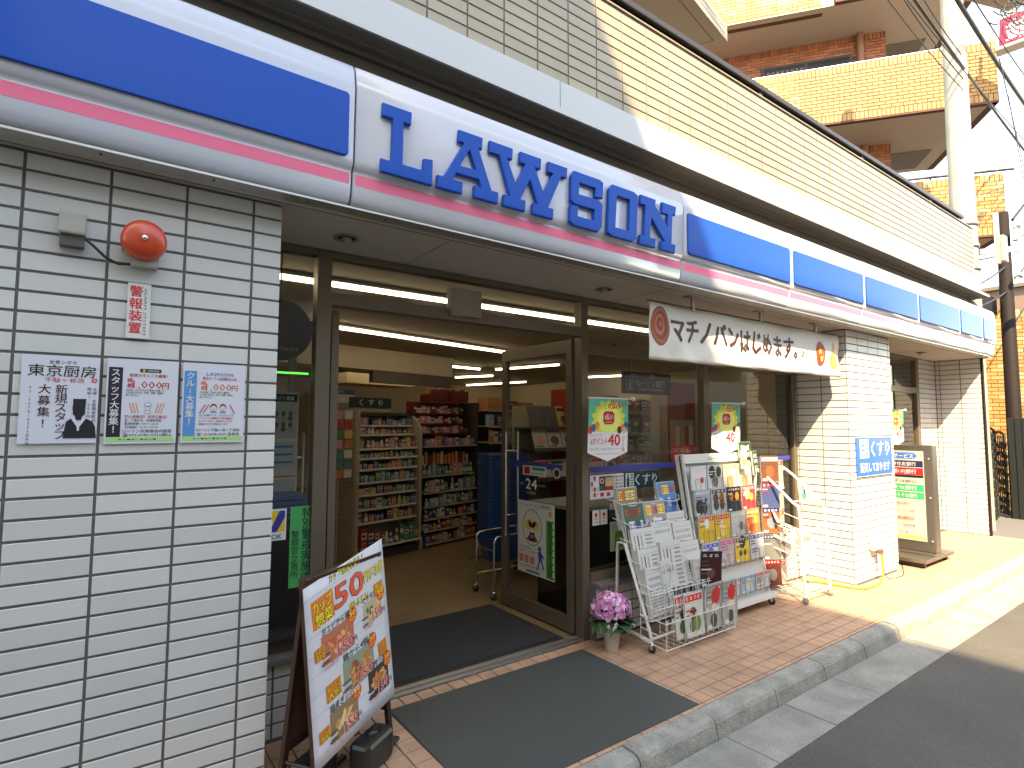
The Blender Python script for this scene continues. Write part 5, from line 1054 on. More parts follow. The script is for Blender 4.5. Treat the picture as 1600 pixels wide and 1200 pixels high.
# =================================================================== BROCHURE STAND
br = thing('brochure_stand', 'white panel stand on castors with wire pockets full of colourful leaflets', 'brochure stand', (4.35, 2.85, 0))
xb0, xb1 = 4.0, 4.95
def bp(x, b): t = b/1.30; return V((x, 2.86+.20*t, .10+1.22*t))   # point on the leaning panel
vb = (bp(0, 1)-bp(0, 0)).normalized(); Fp = Fr(bp(xb0, 0), X_, vb)
mb = MB(); mb.prism([(0, 0), (.95, 0), (.95, 1.25), (0, 1.25)], Fp, -.02, 0); mb.build('panel', WPAINT, br, bevel=.003)
for x in (0, .935):
    mb = MB(); mb.prism([(x, -.04), (x+.015, -.04), (x+.015, 1.26), (x, 1.26)], Fp, -.06, .025); mb.build('cheek', WPAINT, br, bevel=.003)
mb = MB(); mb.prism([(0.015, 1.17), (.935, 1.17), (.935, 1.255), (.015, 1.255)], Fp, .0, .028); mb.build('header', WPAINT, br, bevel=.004)
mb = MB(); Fp.text(mb, 'ご自由にお持ち下さい', .32, 1.20, .022, (.2, .25, .3), .0295, w=.25); Fp.rect(mb, .02, 1.172, .93, 1.178, .0292, S(60, 120, 100)); mb.build('lettering', PRINT, br)
mb = MB(); mb.prism([(0.0, -.04), (.95, -.04), (.95, -.0), (0, .0)], Fp, -.22, .10); mb.build('tray', WPAINT, br, bevel=.004)
for x in (xb0+.04, xb1-.04): castor(br, x, 2.80, .03, rot=.5); castor(br, x, 3.03, .03, rot=.2)
rows = [(.96, 'top'), (.745, 'second'), (.53, 'third'), (.315, 'fourth'), (.09, 'bottom')]
SPEC = {(0, 0): ('white leaflet', (.66, .66, .68), (.6, .6, .6), [(.7, .4, .1, REDC)]), (0, 1): ('white leaflet with dark photos', (.6, .6, .6), (.5, .5, .5), [(.3, .7, .22, BLK), (.75, .7, .18, S(40, 60, 40)), (.5, .3, .2, S(120, 110, 100))]),
 (0, 2): ('pale yellow leaflet', S(240, 230, 190), S(245, 235, 120), [(.5, .2, .25, S(210, 170, 120))]), (0, 3): ('pale yellow leaflet with a brown disc', S(240, 230, 190), S(245, 235, 120), [(.5, .2, .25, S(190, 140, 100))]),
 (1, 0): ('pale blue leaflet with black silhouette', S(150, 165, 180), S(170, 180, 190), [(.3, .35, .25, BLK), (.6, .3, .2, (.05, .05, .06)), (.7, .6, .07, BLK)]), (1, 1): ('black leaflet with four food photos', (.5, .5, .5), S(60, 60, 70), [(.3, .6, .18, S(110, 60, 40)), (.7, .6, .18, S(150, 90, 50)), (.3, .35, .18, (.05, .04, .04)), (.7, .35, .18, S(90, 60, 50))]),
 (1, 2): ('black leaflet with orange photos', BLK, S(40, 20, 20), [(.3, .6, .14, S(220, 120, 40)), (.7, .6, .14, S(220, 150, 60)), (.5, .2, .2, S(60, 60, 70))]), (1, 3): ('pink leaflet with a yellow disc', S(225, 60, 70), S(235, 120, 110), [(.4, .65, .2, S(245, 215, 140)), (.7, .5, .14, S(245, 200, 70))]),
 (2, 0): ('yellow and red leaflet half behind newspapers', S(225, 180, 50), REDC, [(.5, .7, .16, WHT)]), (2, 1): ('yellow and red leaflet with animal picture', S(225, 180, 50), REDC, [(.4, .6, .14, WHT), (.5, .35, .2, S(240, 210, 120)), (.5, .35, .1, S(110, 60, 30))]),
 (2, 2): ('pale grey leaflet with a figure', (.5, .5, .48), (.55, .58, .55), [(.7, .4, .15, S(120, 100, 90)), (.3, .3, .14, S(200, 210, 200))]), (2, 3): ('orange leaflet with dishes of food', S(225, 130, 70), S(120, 170, 80), [(.3, .6, .18, S(200, 90, 40)), (.7, .55, .16, S(220, 160, 90)), (.4, .25, .16, S(180, 80, 50))]),
 (3, 0): ('blue and white leaflet half behind newspapers', S(205, 210, 225), S(60, 90, 170), [(.5, .5, .25, S(70, 100, 180))]), (3, 1): ('lilac leaflet with pink lettering', S(190, 170, 175), S(220, 60, 140), [(.75, .3, .18, S(225, 190, 165)), (.3, .35, .1, WHT)]),
 (3, 2): ('yellow leaflet with a black cat face', S(230, 195, 60), S(40, 50, 110), [(.5, .78, .22, BLK), (.35, .35, .1, BLK), (.65, .35, .1, BLK)]), (3, 3): ('white timetable leaflet with blue and red lines', (.55, .56, .6), S(60, 70, 130), []),
 (4, 2): ('pale blue leaflet', S(160, 190, 210), S(90, 130, 180), [(.5, .5, .2, S(220, 215, 180))]), (4, 3): ('white leaflet with red lines', (.55, .55, .55), REDC, []), (4, 1): ('pale leaflet with a framed box', S(205, 195, 195), S(200, 120, 130), [(.5, .4, .2, (.6, .6, .6))])}
wm = MB()
for (ri, ci), (nm, bg, tt, bl) in SPEC.items():
    a = .025+ci*.229; b = rows[ri][0]-.01; w = .216; h = .215 if ri else .20
    if ri == 4: b = .05; h = .14
    q = Fp.p(a, b, .045); folded('leaflet', f'{nm} in the {rows[ri][1]} row of the brochure stand', q, w, h, .10, .012, cover(bg, tt, bl, 2 if bl else 7), 'leaflets in the brochure stand', 0, .012)
    for x in (a+.04, a+w-.04): wm.tube([Fp.p(x, b+.09, .07), Fp.p(x, b-.012, .06), Fp.p(x, b-.012, .0)], .0022, 5, col=None)
    wm.tube([Fp.p(a+.04, b+.09, .07), Fp.p(a+w-.04, b+.09, .07)], .0022, 5); wm.tube([Fp.p(a+w/2, b+.09, .07), Fp.p(a+w/2, b-.012, .06)], .002, 5)
wm.build('pocket_wires', mat('dark_wire', (.20, .18, .16), .4), br, kind='stuff')

# =================================================================== WIRE MAGAZINE RACK
wr3 = thing('wire_rack', 'sunlit white wire rack on castors beside the pillar, holding guide books', 'wire rack', (5.35, 2.9, 0))
for x, k in ((5.12, 0), (5.58, 1)):
    mb = MB(); mb.tube(smooth([(x+.03, 2.62, .06), (x+.02, 2.63, .50), (x, 2.64, .83), (x-.02, 2.69, .90), (x-.10, 2.94, 1.16), (x-.12, 2.98, 1.10), (x-.11, 3.02, .50), (x-.10, 3.04, .06)], 4), .0135, 8); mb.tube([(x+.03, 2.62, .07), (x-.10, 3.04, .07)], .012, 8); mb.build('side_frame', WPAINT, wr3)
    castor(wr3, x+.03, 2.62, .028, mat('grey_rubber', (.2, .2, .2), .5), rot=.5); castor(wr3, x-.10, 3.04, .028, rot=.5)
for z, y in ((1.16, 2.94), (.90, 2.69), (.07, 2.62), (.07, 3.04), (1.0, 3.02)): mb = MB(); mb.tube([(5.0 if y > 2.7 else 5.1, y, z), (5.5 if y > 2.7 else 5.6, y, z)], .007, 6); mb.build('cross_bar', WPAINT, wr3)
mb = MB()
for zt, yf in ((.62, 2.68), (.50, 2.66)):
    mb.tube([(5.03, 3.0, zt+.12), (5.14, yf, zt), (5.58, yf, zt), (5.48, 3.0, zt+.12)], .004, 6); mb.tube([(5.03, 3.0, zt+.02), (5.14, yf, zt-.10), (5.58, yf, zt-.10), (5.48, 3.0, zt+.02)], .004, 6)
    for i in range(10): x = 5.15+i*.045; mb.tube([(x, yf, zt), (x, yf, zt-.10), (x-.1, 3.0, zt+.02)], .0026, 5)
for i in range(12): z = .12+i*.08; mb.tube([(5.0, 3.02, z), (5.48, 3.02, z)], .0026, 5)
for i in range(9): x = 5.02+i*.056; mb.tube([(x, 3.02, .08), (x, 3.02, 1.1)], .0026, 5)
for i in range(8): x = 5.10+i*.06; mb.tube([(x+.03, 2.64, .085), (x-.08, 3.02, .085)], .003, 5)
mb.build('wire_shelves', WIRE, wr3, kind='stuff')
mb = MB(); mb.box((5.34, 2.90, .14), (5.54, 2.92, .46)); tag(mb.build('white_board', WPAINT, None), 'blank white board standing in the bottom of the wire rack', 'board')
g = 'guide books in the wire rack'
def mapcover(F, mb, w, h):
    F.rect(mb, .001, .001, w-.001, h-.001, .0004, S(20, 120, 60)); F.rect(mb, w*.08, h*.04, w*.95, h*.96, .0008, (.03, .04, .035))
    F.text(mb, '東京23区', w*.14, h*.72, h*.17, WHT, .0016, w=w*.72, bold=.06); F.text(mb, '便利情報', w*.14, h*.50, h*.15, WHT, .0016, w=w*.72, bold=.06); F.rect(mb, w*.2, h*.3, w*.8, h*.38, .0016, (.4, .4, .4)); F.disc(mb, w*.5, h*.16, w*.25, h*.09, .0016, S(120, 80, 60), 10)
folded('guide_book', 'black guide book with green edge and white lettering, upright and higher one', (4.78, 2.98, 1.16), .20, .28, .1, .014, mapcover, g, .02, .0)
folded('guide_book', 'black guide book with green edge tilted to the right of the higher one', (4.94, 2.95, 1.13), .19, .22, .1, .014, mapcover, g, .3, .0)
folded('leaflet', 'white leaflet with a yellow foot standing left of the green edged guide books', (4.70, 2.93, 1.20), .09, .19, .1, .006, cover((.65, .65, .65), (.6, .6, .6), [(.5, .3, .3, S(240, 190, 60))], 2), g)
cs_ = [S(110, 65, 45), S(60, 75, 120), S(140, 85, 50), (.16, .16, .15), S(90, 40, 35), S(120, 130, 140)]
lv = [(1.07, 'upper'), (.83, 'second'), (.60, 'third'), (.36, 'fourth'), (.13, 'lowest')]
for i, (z, nm) in enumerate(lv):
    folded('magazine', f'magazine in the {nm} left pocket of the sunlit wire rack', (4.975, 2.90, z), .18, .235, .12, .014, cover(cs_[i], rp.choice([REDC, NAVY, (.5, .5, .5)]), [(.5, .4, .25, rp.choice(cs_))], 2), g, -.45, .02)
    folded('brochure', f'pale brochure right of the magazine in the {nm} pocket of the wire rack', (5.16, 2.93, z-.03), .16, .22, .12, .010, cover((.30, .29, .26), rp.choice([S(40, 80, 140), S(150, 40, 35)]), [(.5, .4, .2, rp.choice(cs_))], 2), g, -.35, .02)
folded('magazine', 'white priced magazine high on the slope of the wire rack', (5.14, 2.86, .99), .17, .24, .25, .010, cover((.66, .66, .64), (.6, .6, .6), [(.4, .8, .1, S(40, 50, 110)), (.6, .4, .2, S(235, 220, 150))], 1), g, .05)
folded('magazine', 'white and green magazine lower on the slope of the wire rack', (5.46, 2.78, .84), .17, .22, .25, .010, cover((.62, .64, .62), S(60, 170, 90), [(.4, .3, .22, S(60, 160, 90)), (.6, .5, .14, S(70, 110, 170))], 1), g, .05)
folded('leaflet', 'blue and white folded leaflet in the middle wire shelf', (5.06, 2.80, .70), .13, .12, .6, .008, cover(S(190, 205, 225), S(40, 100, 180), [], 1), g, .3)
folded('leaflet', 'red and white leaflet lying on the wire shelf', (5.18, 2.74, .53), .20, .10, .9, .012, cover((.62, .62, .6), S(220, 50, 40), [], 1), g, .2)

# =================================================================== FLOWER POT
fl = thing('potted_flower', 'pot of pink cyclamen like flowers beside the door post', 'potted plant', (3.02, 2.93, 0)); rf = random.Random(5)
mb = MB(); mb.lathe([(.045, 0), (.062, .12), (.066, .125), (.066, .14), (.058, .14), (.054, .125), (0, .12)], (3.02, 2.93, 0), 24); mb.build('pot', POT, fl)
mb = MB(); c0_ = V((3.02, 2.93, .29))
def floret(c, n, r_, col):
    x = n.cross(V((.3, .2, .9))).normalized(); y = n.cross(x); ph = rf.uniform(0, 6)
    for k in range(5):
        a = ph+k*2*math.pi/5; d = x*math.cos(a)+y*math.sin(a); e = x*math.cos(a+1.57)+y*math.sin(a+1.57); cc = tuple(min(1, v*rf.uniform(.8, 1.15)) for v in col)
        mb.add([c, c+d*r_*.55+e*r_*.36+n*r_*.22, c+d*r_+n*r_*.05, c+d*r_*.55-e*r_*.36+n*r_*.22], [(0, 1, 2), (0, 2, 3)], cc)
for k in range(330):
    th_ = rf.uniform(0, 2*math.pi); cz = rf.uniform(-.35, 1); s_ = math.sqrt(1-cz*cz); n = V((s_*math.cos(th_), s_*math.sin(th_), cz)); c = c0_+V((n.x*.145, n.y*.13, n.z*.115-.01))*rf.uniform(.82, 1.06)
    floret(c, (n+V((rf.uniform(-.4, .4), rf.uniform(-.4, .4), rf.uniform(-.4, .4)))).normalized(), rf.uniform(.017, .025), rf.choice([S(232, 165, 212), S(225, 145, 200), S(245, 205, 232), S(205, 125, 180)]))
for p in ((2.90, 2.84, .205), (2.92, 2.81, .20), (3.10, 2.80, .19), (2.95, 2.82, .215)):
    for q in range(3): floret(V(p)+V((rf.uniform(-.01, .01), 0, rf.uniform(-.01, .01))), V((0, -1, .2)).normalized(), .016, (.62, .62, .66))
mb.build('blossom', PETAL, fl, kind='stuff')
mb = MB()
for k in range(60):
    th_ = rf.uniform(0, 6.28); r_ = rf.uniform(.02, .12); p = c0_+V((math.cos(th_)*r_, math.sin(th_)*r_, rf.uniform(-.12, .02))); q = p+V((rf.uniform(-.02, .02), rf.uniform(-.02, .02), .03)); e = V((rf.uniform(-1, 1), rf.uniform(-1, 1), .3)).normalized()*.02
    mb.add([p-e, p+V((0, 0, .02)), q+e*.6, p+e-V((0, 0, .02))], [(0, 1, 2, 3)])
for k in range(14): th_ = rf.uniform(0, 6.28); mb.tube([(3.02, 2.93, .12), (3.02+.05*math.cos(th_), 2.93+.05*math.sin(th_), .22), (3.02+.09*math.cos(th_), 2.93+.09*math.sin(th_), .30)], .002, 4)
mb.build('stems_and_small_leaves', LEAF, fl, kind='stuff')
for k in range(16):
    th_ = k*2*math.pi/16+rf.uniform(-.15, .15); L_ = rf.uniform(.12, .17); W_ = rf.uniform(.045, .065); d = V((math.cos(th_), math.sin(th_), 0)); e = V((-d.y, d.x, 0)); b0 = V((3.02, 2.93, rf.uniform(.13, .19)))+d*.03; droop = rf.uniform(.02, .10)
    mb = MB(); vs = []
    for j in range(6):
        t = j/5; c = b0+d*L_*t+Z_*(.05*math.sin(t*2.2)-droop*t*t); wd = W_*math.sin(math.pi*min(1, .12+t*.88))**.7
        vs += [c-e*wd+Z_*.012, c, c+e*wd+Z_*.012]
    mb.add(vs, [(j*3+i, j*3+i+1, j*3+i+4, j*3+i+3) for j in range(5) for i in range(2)], smooth=True); mb.build('leaf', LEAF, fl)

# =================================================================== A-BOARD
ab = thing('sandwich_board', 'dark wooden A board with a white food poster and price lettering', 'sandwich board', (1.0, 2.6, 0))
th_ = R(33.8); u_ = V((math.cos(th_), math.sin(th_), 0)); n_ = V((math.sin(th_), -math.cos(th_), 0)); FR = V((1.281, 2.755, 0)); hs = .115; Hh = .935
top = FR-n_*hs+Z_*Hh; dn = (FR-top).normalized(); Wd = .60
FA = Fr(FR-u_*Wd, u_, -dn); LL = (top-FR).length
def board(F, side, sgn):
    mb = MB()
    for a in (0.012, Wd-.045): mb = MB(); mb.prism([(a, 0), (a+.033, 0), (a+.033, LL), (a, LL)], F, -.022, 0); mb.build('leg', MAROON, ab, bevel=.003)
    for b, h in ((LL-.04, .04), (.20, .035)): mb = MB(); mb.prism([(.045, b), (Wd-.045, b), (Wd-.045, b+h), (.045, b+h)], F, -.021, -.001); mb.build('cross_rail', MAROON, ab, bevel=.002)
    mb = MB(); mb.prism([(.045, .235), (Wd-.045, .235), (Wd-.045, LL-.04), (.045, LL-.04)], F, -.014, -.006); mb.build('panel', mat('brown_board', (.10, .045, .022), .6), ab)
board(FA, 1, 1)
FBk = Fr(FR-n_*2*hs, -u_, (top-(FR-n_*2*hs)).normalized()); board(FBk, -1, -1)
mb = MB(); a_ = FR-n_*.02-u_*.03+Z_*.16; mb.tube([a_, a_-n_*(2*hs-.04)], .008, 6); a_ = a_-u_*(Wd-.06); mb.tube([a_, a_-n_*(2*hs-.04)], .008, 6); mb.build('brace', DKBRONZE, ab)
# poster, slightly larger than the board and bowed
Pw, Ph = .61, .82; po = FR-u_*(Wd+.005)-dn*.185+n_*.010
class PF(Fr):
    def __init__(s): s.o = po+n_*.004; s.u = u_; s.v = -dn; s.n = u_.cross(-dn).normalized(); 
    def p(s, a, b, d=0): return s.o+s.u*a+s.v*(b*.93+(b/Ph)*(-.045+.10*a/Pw)+(1-b/Ph)*(-.015+.05*a/Pw))+s.n*(d+.002)
F = PF(); mb = MB(); G = (.66, .66, .70); vs = [F.p(Pw*i/12, Ph*j/12) for j in range(13) for i in range(13)]
mb.add(vs, [(j*13+i, j*13+i+1, j*13+i+14, j*13+i+13) for j in range(12) for i in range(12)], G, True); o = mb.build('poster', PRINT, ab); s_ = o.modifiers.new('s', 'SOLIDIFY'); s_.thickness = .001; s_.offset = -1
mb = MB()
for k in range(9):
    y = Ph*(k+.5)/9.2
    for i in range(6): F.rect(mb, Pw*i/6, y, Pw*(i+1)/6, y+.0018, .0006, (.40, .36, .36))
YL = S(250, 225, 40); OR = S(235, 120, 45); FRD = S(215, 35, 60)
def tilt(a, b, r_): 
    class TF(Fr):
        def __init__(s): s.c, s.s = math.cos(r_), math.sin(r_); s.u = F.u; s.v = F.v; s.n = F.n
        def p(s, x, y, d=0): return F.p(a+x*s.c-y*s.s, b+x*s.s+y*s.c, d)
    return TF()
def otext(T, t, a, b, h, w, bold=.05, col=YL, oc=BLK, d=.0012): T.text(mb, t, a, b, h, oc, d, w=w, bold=.12); T.text(mb, t, a-.0015, b-.002, h, oc, d+.0002, w=w, bold=.10); T.text(mb, t, a, b, h, col, d+.0008, w=w, bold=bold)
otext(F, 'カップ惣菜を買うと', .17, .775, .036, .27, .03)
T = tilt(.045, .60, .05); T.rect(mb, 0, 0, .15, .135, .0006, OR); otext(T, 'カップ', .008, .073, .052, .13); otext(T, '惣菜', .02, .008, .055, .115)
T = tilt(.20, .63, .0); otext(T, '50', 0, 0, .125, .22, .07, S(235, 85, 55)); otext(F, '円びき券', .43, .66, .055, .165); otext(F, 'がもらえる!', .30, .575, .036, .15)
def food(a, b, w, h, base, blobs, name, price=True, name2='', tagp=None, seed=1):
    r = random.Random(seed); F.rect(mb, a, b, a+w, b+h, .0006, base)
    for k in range(26):
        c = r.choice(blobs); F.disc(mb, a+w*r.uniform(.22, .82), b+h*r.uniform(.22, .72), w*r.uniform(.06, .15), h*r.uniform(.05, .11), .0008+.00004*k, c, 9, r.uniform(0, 3))
    F.text(mb, name, a+.005, b+h+.004, .032, S(20, 45, 25), .0022, w=w*1.0, bold=.03)
    T = tilt(a+w*.45, b+h*.05, .06); otext(T, '150', 0, 0, .06, w*.5, .05, FRD, WHT, .0022); T.text(mb, '円', w*.52, .0, .025, BLK, .003, bold=.03)
    F.disc(mb, a+w*.98, b+h*.98, .035, .037, .0020, S(225, 60, 60), 14); F.text(mb, '50', a+w*.98, b+h*.98+.0, .028, YL, .003, w=.045, bold=.05, align='C'); F.text(mb, '円引券', a+w*.98, b+h*.98-.025, .018, YL, .003, w=.05, align='C')
    T = tilt(a-.01, b-.02, -.7); 
    for k in range(4): F.rect(mb, a-.012, b+h*.35-k*.017, a+w*.22, b+h*.35-k*.017+.008, .0020, (.62, .6, .66) if k % 2 else (.05, .04, .06))
    otext(F, '200円', a+.01, b-.014, .022, w*.4, .02, S(235, 140, 160), WHT, .0022)
FRY = [S(200, 120, 60), S(175, 95, 50), S(225, 160, 95), S(150, 80, 45)]
food(.09, .405, .23, .145, S(190, 110, 80), [S(220, 120, 80), S(235, 150, 100), S(200, 90, 60), S(240, 180, 130)], '甘エビから揚げ', seed=2)
food(.40, .44, .16, .115, S(190, 175, 150), [S(230, 200, 140), S(215, 175, 110), S(80, 110, 60)], 'とり天3個入', seed=3)
food(.22, .205, .24, .155, S(140, 150, 130), FRY+[S(90, 110, 80)], '鶏から4個入', seed=4)
food(.40, .075, .17, .14, S(60, 45, 35), [S(210, 130, 70), S(185, 105, 55), S(225, 165, 110)], 'イカゲソから', seed=5)
food(.11, .045, .20, .14, S(150, 120, 80), [S(225, 175, 110), S(200, 150, 90), S(110, 140, 70), S(235, 200, 150)], '鶏皮ぎょうざ', seed=6)
for (a, b, w, h, t1, t2) in ((.04, .455, .07, .06, 'まるごと', '甘エビ'), (.10, .24, .10, .08, 'ダントツ', '人気!'), (.50, .555, .08, .06, '揚げ', 'たて'), (.50, .245, .075, .07, 'シェフ', 'おすすめ'), (.035, .095, .07, .055, 'ファン', '急増!')):
    T = tilt(a, b, .03); T.rect(mb, 0, 0, w, h, .0024, OR); otext(T, t1, .006, h*.52, h*.34, w-.012, .03, d=.003); otext(T, t2, .01, h*.1, h*.34, w-.02, .03, d=.003)
mb.build('print', PRINT, ab)
for x, y, lab in ((1.10, 2.62, 'black plastic water weight under the right front of the food poster'), (.83, 2.62, 'black plastic water weight behind the left leg of the food poster board')):
    t = thing('sign_weight', lab, 'weight', (x, y, 0)); mb = MB(); mb.obox(V((x, y, 0))-u_*.11-n_*.055, u_*.22, n_*.11, Z_*.145); mb.build('tank', BLACKP, t, bevel=.022); mb = MB(); mb.lathe([(.025, 0), (.025, .015), (0, .017)], (x, y, .144), 14); mb.build('cap', BLACKP, t); mb = MB(); mb.obox(V((x, y, .02))+u_*.08, u_*.12, n_*.03, Z_*.02); mb.build('arm', BLACKP, t, bevel=.004)

# =================================================================== APARTMENT BUILDING
K = V((14.9, 3.19, 0)); aa = V((-.602, .798, 0)).normalized(); bb_ = V((.798, .602, 0)).normalized(); rb = random.Random(9)
apt = thing('apartment_building', 'yellow brick apartment building with stacked balconies beyond the shop', 'building', (17, 6, 0))
def Q(a, b, z): return K+aa*a+bb_*b+Z_*z
YC = [S(214, 160, 88), S(226, 178, 104), S(206, 148, 76), S(222, 170, 96), S(238, 205, 140), S(216, 164, 84)]
YC = [(c[0]*.54, c[1]*.49, c[2]*.56) for c in YC]
RC = [S(150, 90, 66), S(165, 102, 76), S(138, 80, 60), S(158, 96, 68)]; RC = [tuple(v*.8 for v in c) for c in RC]
def bricks(F, a0, a1, b0, b1, cols, m, parent, name, soldier=(1, 1), w=.225, h=.078, gap=.013, single=0, skip=None, order=1):
    mb = MB(); bt = b1-(.17 if soldier[0] else 0); bo = b0+(.17 if soldier[1] else 0); cells = []
    n = max(1, round((bt-bo)/h)); hh = (bt-bo)/n
    for j in range(n):
        x = a0-(w/2 if j % 2 else 0)
        while x < a1-.01: cells.append((max(x, a0), min(x+w, a1), bo+j*hh, bo+(j+1)*hh)); x += w
    for s_, y0_, y1_ in ((soldier[0], bt, b1), (soldier[1], b0, bo)):
        if s_:
            x = a0
            while x < a1-.01: cells.append((x, min(x+.085, a1), y0_, y1_)); x += .085
    if single: cells.sort(key=lambda c: -c[0]); 
    q = Matrix((F.u, F.v, F.n)).transposed().to_quaternion(); rl = root_loc(parent); k = 0
    for x0, x1, z0_, z1_ in cells:
        if x1-x0 < .03 or (skip and skip((x0+x1)/2, (z0_+z1_)/2)): continue
        if k < single:
            me = tilemesh(round(x1-x0-gap, 3), round(z1_-z0_-gap, 3), .012, 'brick', YBRICK, .003); o = bpy.data.objects.new('brick', me); COL.objects.link(o); o.parent = parent; o.location = F.p((x0+x1)/2, (z0_+z1_)/2)-rl; o.rotation_mode = 'QUATERNION'; o.rotation_quaternion = q; k += 1; continue
        c = rb.choice(cols); g = gap/2; p = [(x0+g, z0_+g), (x1-g, z0_+g), (x1-g, z1_-g), (x0+g, z1_-g)]
        mb.add([F.p(x, y, 0) for x, y in p]+[F.p(x, y, .012) for x, y in p], [(4, 5, 6, 7), (0, 1, 5, 4), (1, 2, 6, 5), (2, 3, 7, 6), (3, 0, 4, 7)], c)
    mb.build(name, m, parent, kind='stuff')
Z0 = 9.66; FH = 2.85; LA = 9.5
for k in (1, 0, -1):
    zt = Z0+FH*k; zb = zt-1.29
    segs = [(0, LA, 0)] if k < 1 else [(0, 2.95, 0), (3.15, LA, .3)]
    for (s0, s1, off) in segs:
        mb = MB(); mb.obox(Q(s0, off, zb), aa*(s1-s0), bb_*.15, Z_*1.29)
        if off == 0: mb.obox(Q(0, .15, zb), aa*.15, bb_*3.2, Z_*1.29)
        bal = mb.build('balcony', MORTAR, apt)
        Fb = Fr(Q(s1, off, zb), -aa, Z_); vis = {1: 8, 0: 6.9, -1: 3.4}[k]
        bricks(Fb, max(0, (s1-s0)-vis) if s0 == 0 else 2.0, s1-s0, .0, 1.29 if k < 1 else .9, YC, YBRICKC, bal, 'brick_field', single=300 if k == 0 else 0)
        mb = MB(); mb.obox(Q(s0, off-.006, zb-.03), aa*(s1-s0), bb_*.12, Z_*.03); mb.build('soffit_edge', RMORTAR, bal)
    mb = MB(); mb.obox(Q(.14, .11, zb-.02), aa*(LA-.2), bb_*3.2, Z_*.02); mb.build('soffit', BSOF, apt)
    mb = MB(); mb.obox(Q(-.005, 0, zb-.03), aa*.14, bb_*3.3, Z_*.03); mb.build('soffit_edge', RMORTAR, apt)
    mb = MB(); mb.tube([Q(-.3, .25, zt+.16), Q(7.5, .25, zt+.16)], .028, 8)
    for a in (1.2, 3.6, 6): mb.tube([Q(a, .25, zt-.05), Q(a, .25, zt+.16)], .018, 6)
    mb.build('laundry_rail', DKBRONZE if k == -1 else ALU, apt)
    # wall behind the balcony
    zc = zb+FH
    if k < 1:
        mb = MB(); mb.obox(Q(1.55, 1.42, zb), aa*8, bb_*.3, Z_*FH); mb.obox(Q(1.55, 1.42, zb), aa*.3, bb_*3, Z_*FH); wl_ = mb.build('wall', RMORTAR, apt)
        Fw_ = Fr(Q(9.5, 1.42, zb), -aa, Z_)
        hole = lambda a, z: (9.5-4.35 < a < 9.5-2.3 and z < 2.38)
        bricks(Fw_, 3.0, 7.95, 1.0 if k == 0 else 1.3, FH, RC, RBRICKC, wl_, 'brick_field', (1, 0), skip=hole)
        mb = MB(); mb.obox(Q(2.3, 1.36, zb+.2), aa*2.05, bb_*.05, Z_*2.16); wd = mb.build('window', DKBRONZE, apt)
        mb = MB(); mb.obox(Q(2.36, 1.352, zb+.3), aa*.93, bb_*.006, Z_*2.0); mb.obox(Q(3.36, 1.352, zb+.3), aa*.93, bb_*.006, Z_*2.0); mb.build('pane', BLACK, wd)
        mb = MB()
        for i in range(8): mb.obox(Q(3.4+i*.11, 1.34, zb+.3), aa*.06, bb_*.004, Z_*1.9)
        mb.build('curtain', mat('grey_curtain', (.12, .10, .09), .9), wd)
        mb = MB(); mb.tube([Q(2.12, 1.33, zb), Q(2.12, 1.33, zc)], .075, 12); mb.build('drain_pipe', mat('brown_pipe', (.20, .09, .06), .5), apt)
        mb = MB(); mb.obox(Q(.5, 2.0, zc-.06), aa*.9, bb_*1.0, Z_*.04); mb.build('ceiling_hatch', TAUPE, apt)
mb = MB(); mb.obox(Q(2, 3.5, 0), aa*8, bb_*8, Z_*13.5); mb.build('core', BSOF, apt)
mb = MB(); mb.obox(Q(-.42, -.1, -.2), aa*6, bb_*3.5, Z_*4.13); lw = mb.build('lower_wall', MORTAR, apt)
bricks(Fr(Q(5.58, -.1, -.1), -aa, Z_), 3.2, 6.0, 0.2, 4.03, YC, YBRICKC, lw, 'brick_field', (1, 0))
fb = thing('house', 'brown house far down the street at the right edge', 'house', (33, 6, 0)); mb = MB(); mb.box((30, 3.8, -.2), (36, 9.5, 7.2)); mb.build('wall', mat('brown_render', (.20, .13, .10), .8, noise=.1), fb); mb = MB(); mb.box((29.8, 3.6, 7.2), (36.2, 9.7, 7.35)); mb.build('roof', TAUPE, fb)
for j in range(2):
    for i in range(3): mb = MB(); mb.box((29.97, 4.6+i*1.6, 1.0+j*3.2), (30.01, 5.5+i*1.6, 2.2+j*3.2)); mb.build('window', BLACK, fb)

# =================================================================== POLES, WIRES, GATE
up_ = thing('utility_pole', 'tall pale concrete utility pole at the end of the shop', 'utility pole', (11.15, 2.92, 0))
mb = MB(); mb.lathe([(.19, -.2), (.175, 4), (.135, 12)], (11.15, 2.92, 0), 28); mb.build('shaft', POLEC, up_)
mb = MB()
for z in (4.05, 4.42, 4.78): mb.lathe([(.176, 0), (.190, .0), (.190, .06), (.176, .06)], (11.15, 2.92, z), 28)
mb.box((10.94, 2.44, 4.05), (10.98, 2.50, 4.85)); mb.box((11.0, 2.40, 4.1), (11.2, 2.46, 4.5)); mb.build('strap', mat('galvanised', (.40, .39, .35), .5, metal=.5), up_)
mb = MB(); mb.obox((11.15, 2.80, 4.30), V((1.5, -1.1, .18)), V((.0, .0, .09)), V((.04, .05, 0))); mb.build('arm', mat('galvanised_arm', (.38, .38, .35), .5), up_)
mb = MB(); mb.obox((11.30, 2.50, 8.72), V((1.0, -.38, 0)), V((.08, .35, 0)), V((0, 0, .32))); mb.box((11.6, 2.0, 9.2), (12.3, 2.4, 9.8)); mb.build('equipment_box', mat('cream_box', (.48, .42, .32), .5), up_, bevel=.02)
mb = MB(); mb.obox((10.6, 2.3, 8.35), V((2.6, -.6, .1)), V((0, .06, 0)), V((0, 0, .07))); mb.build('cross_arm', ALU, up_)
mb = MB()
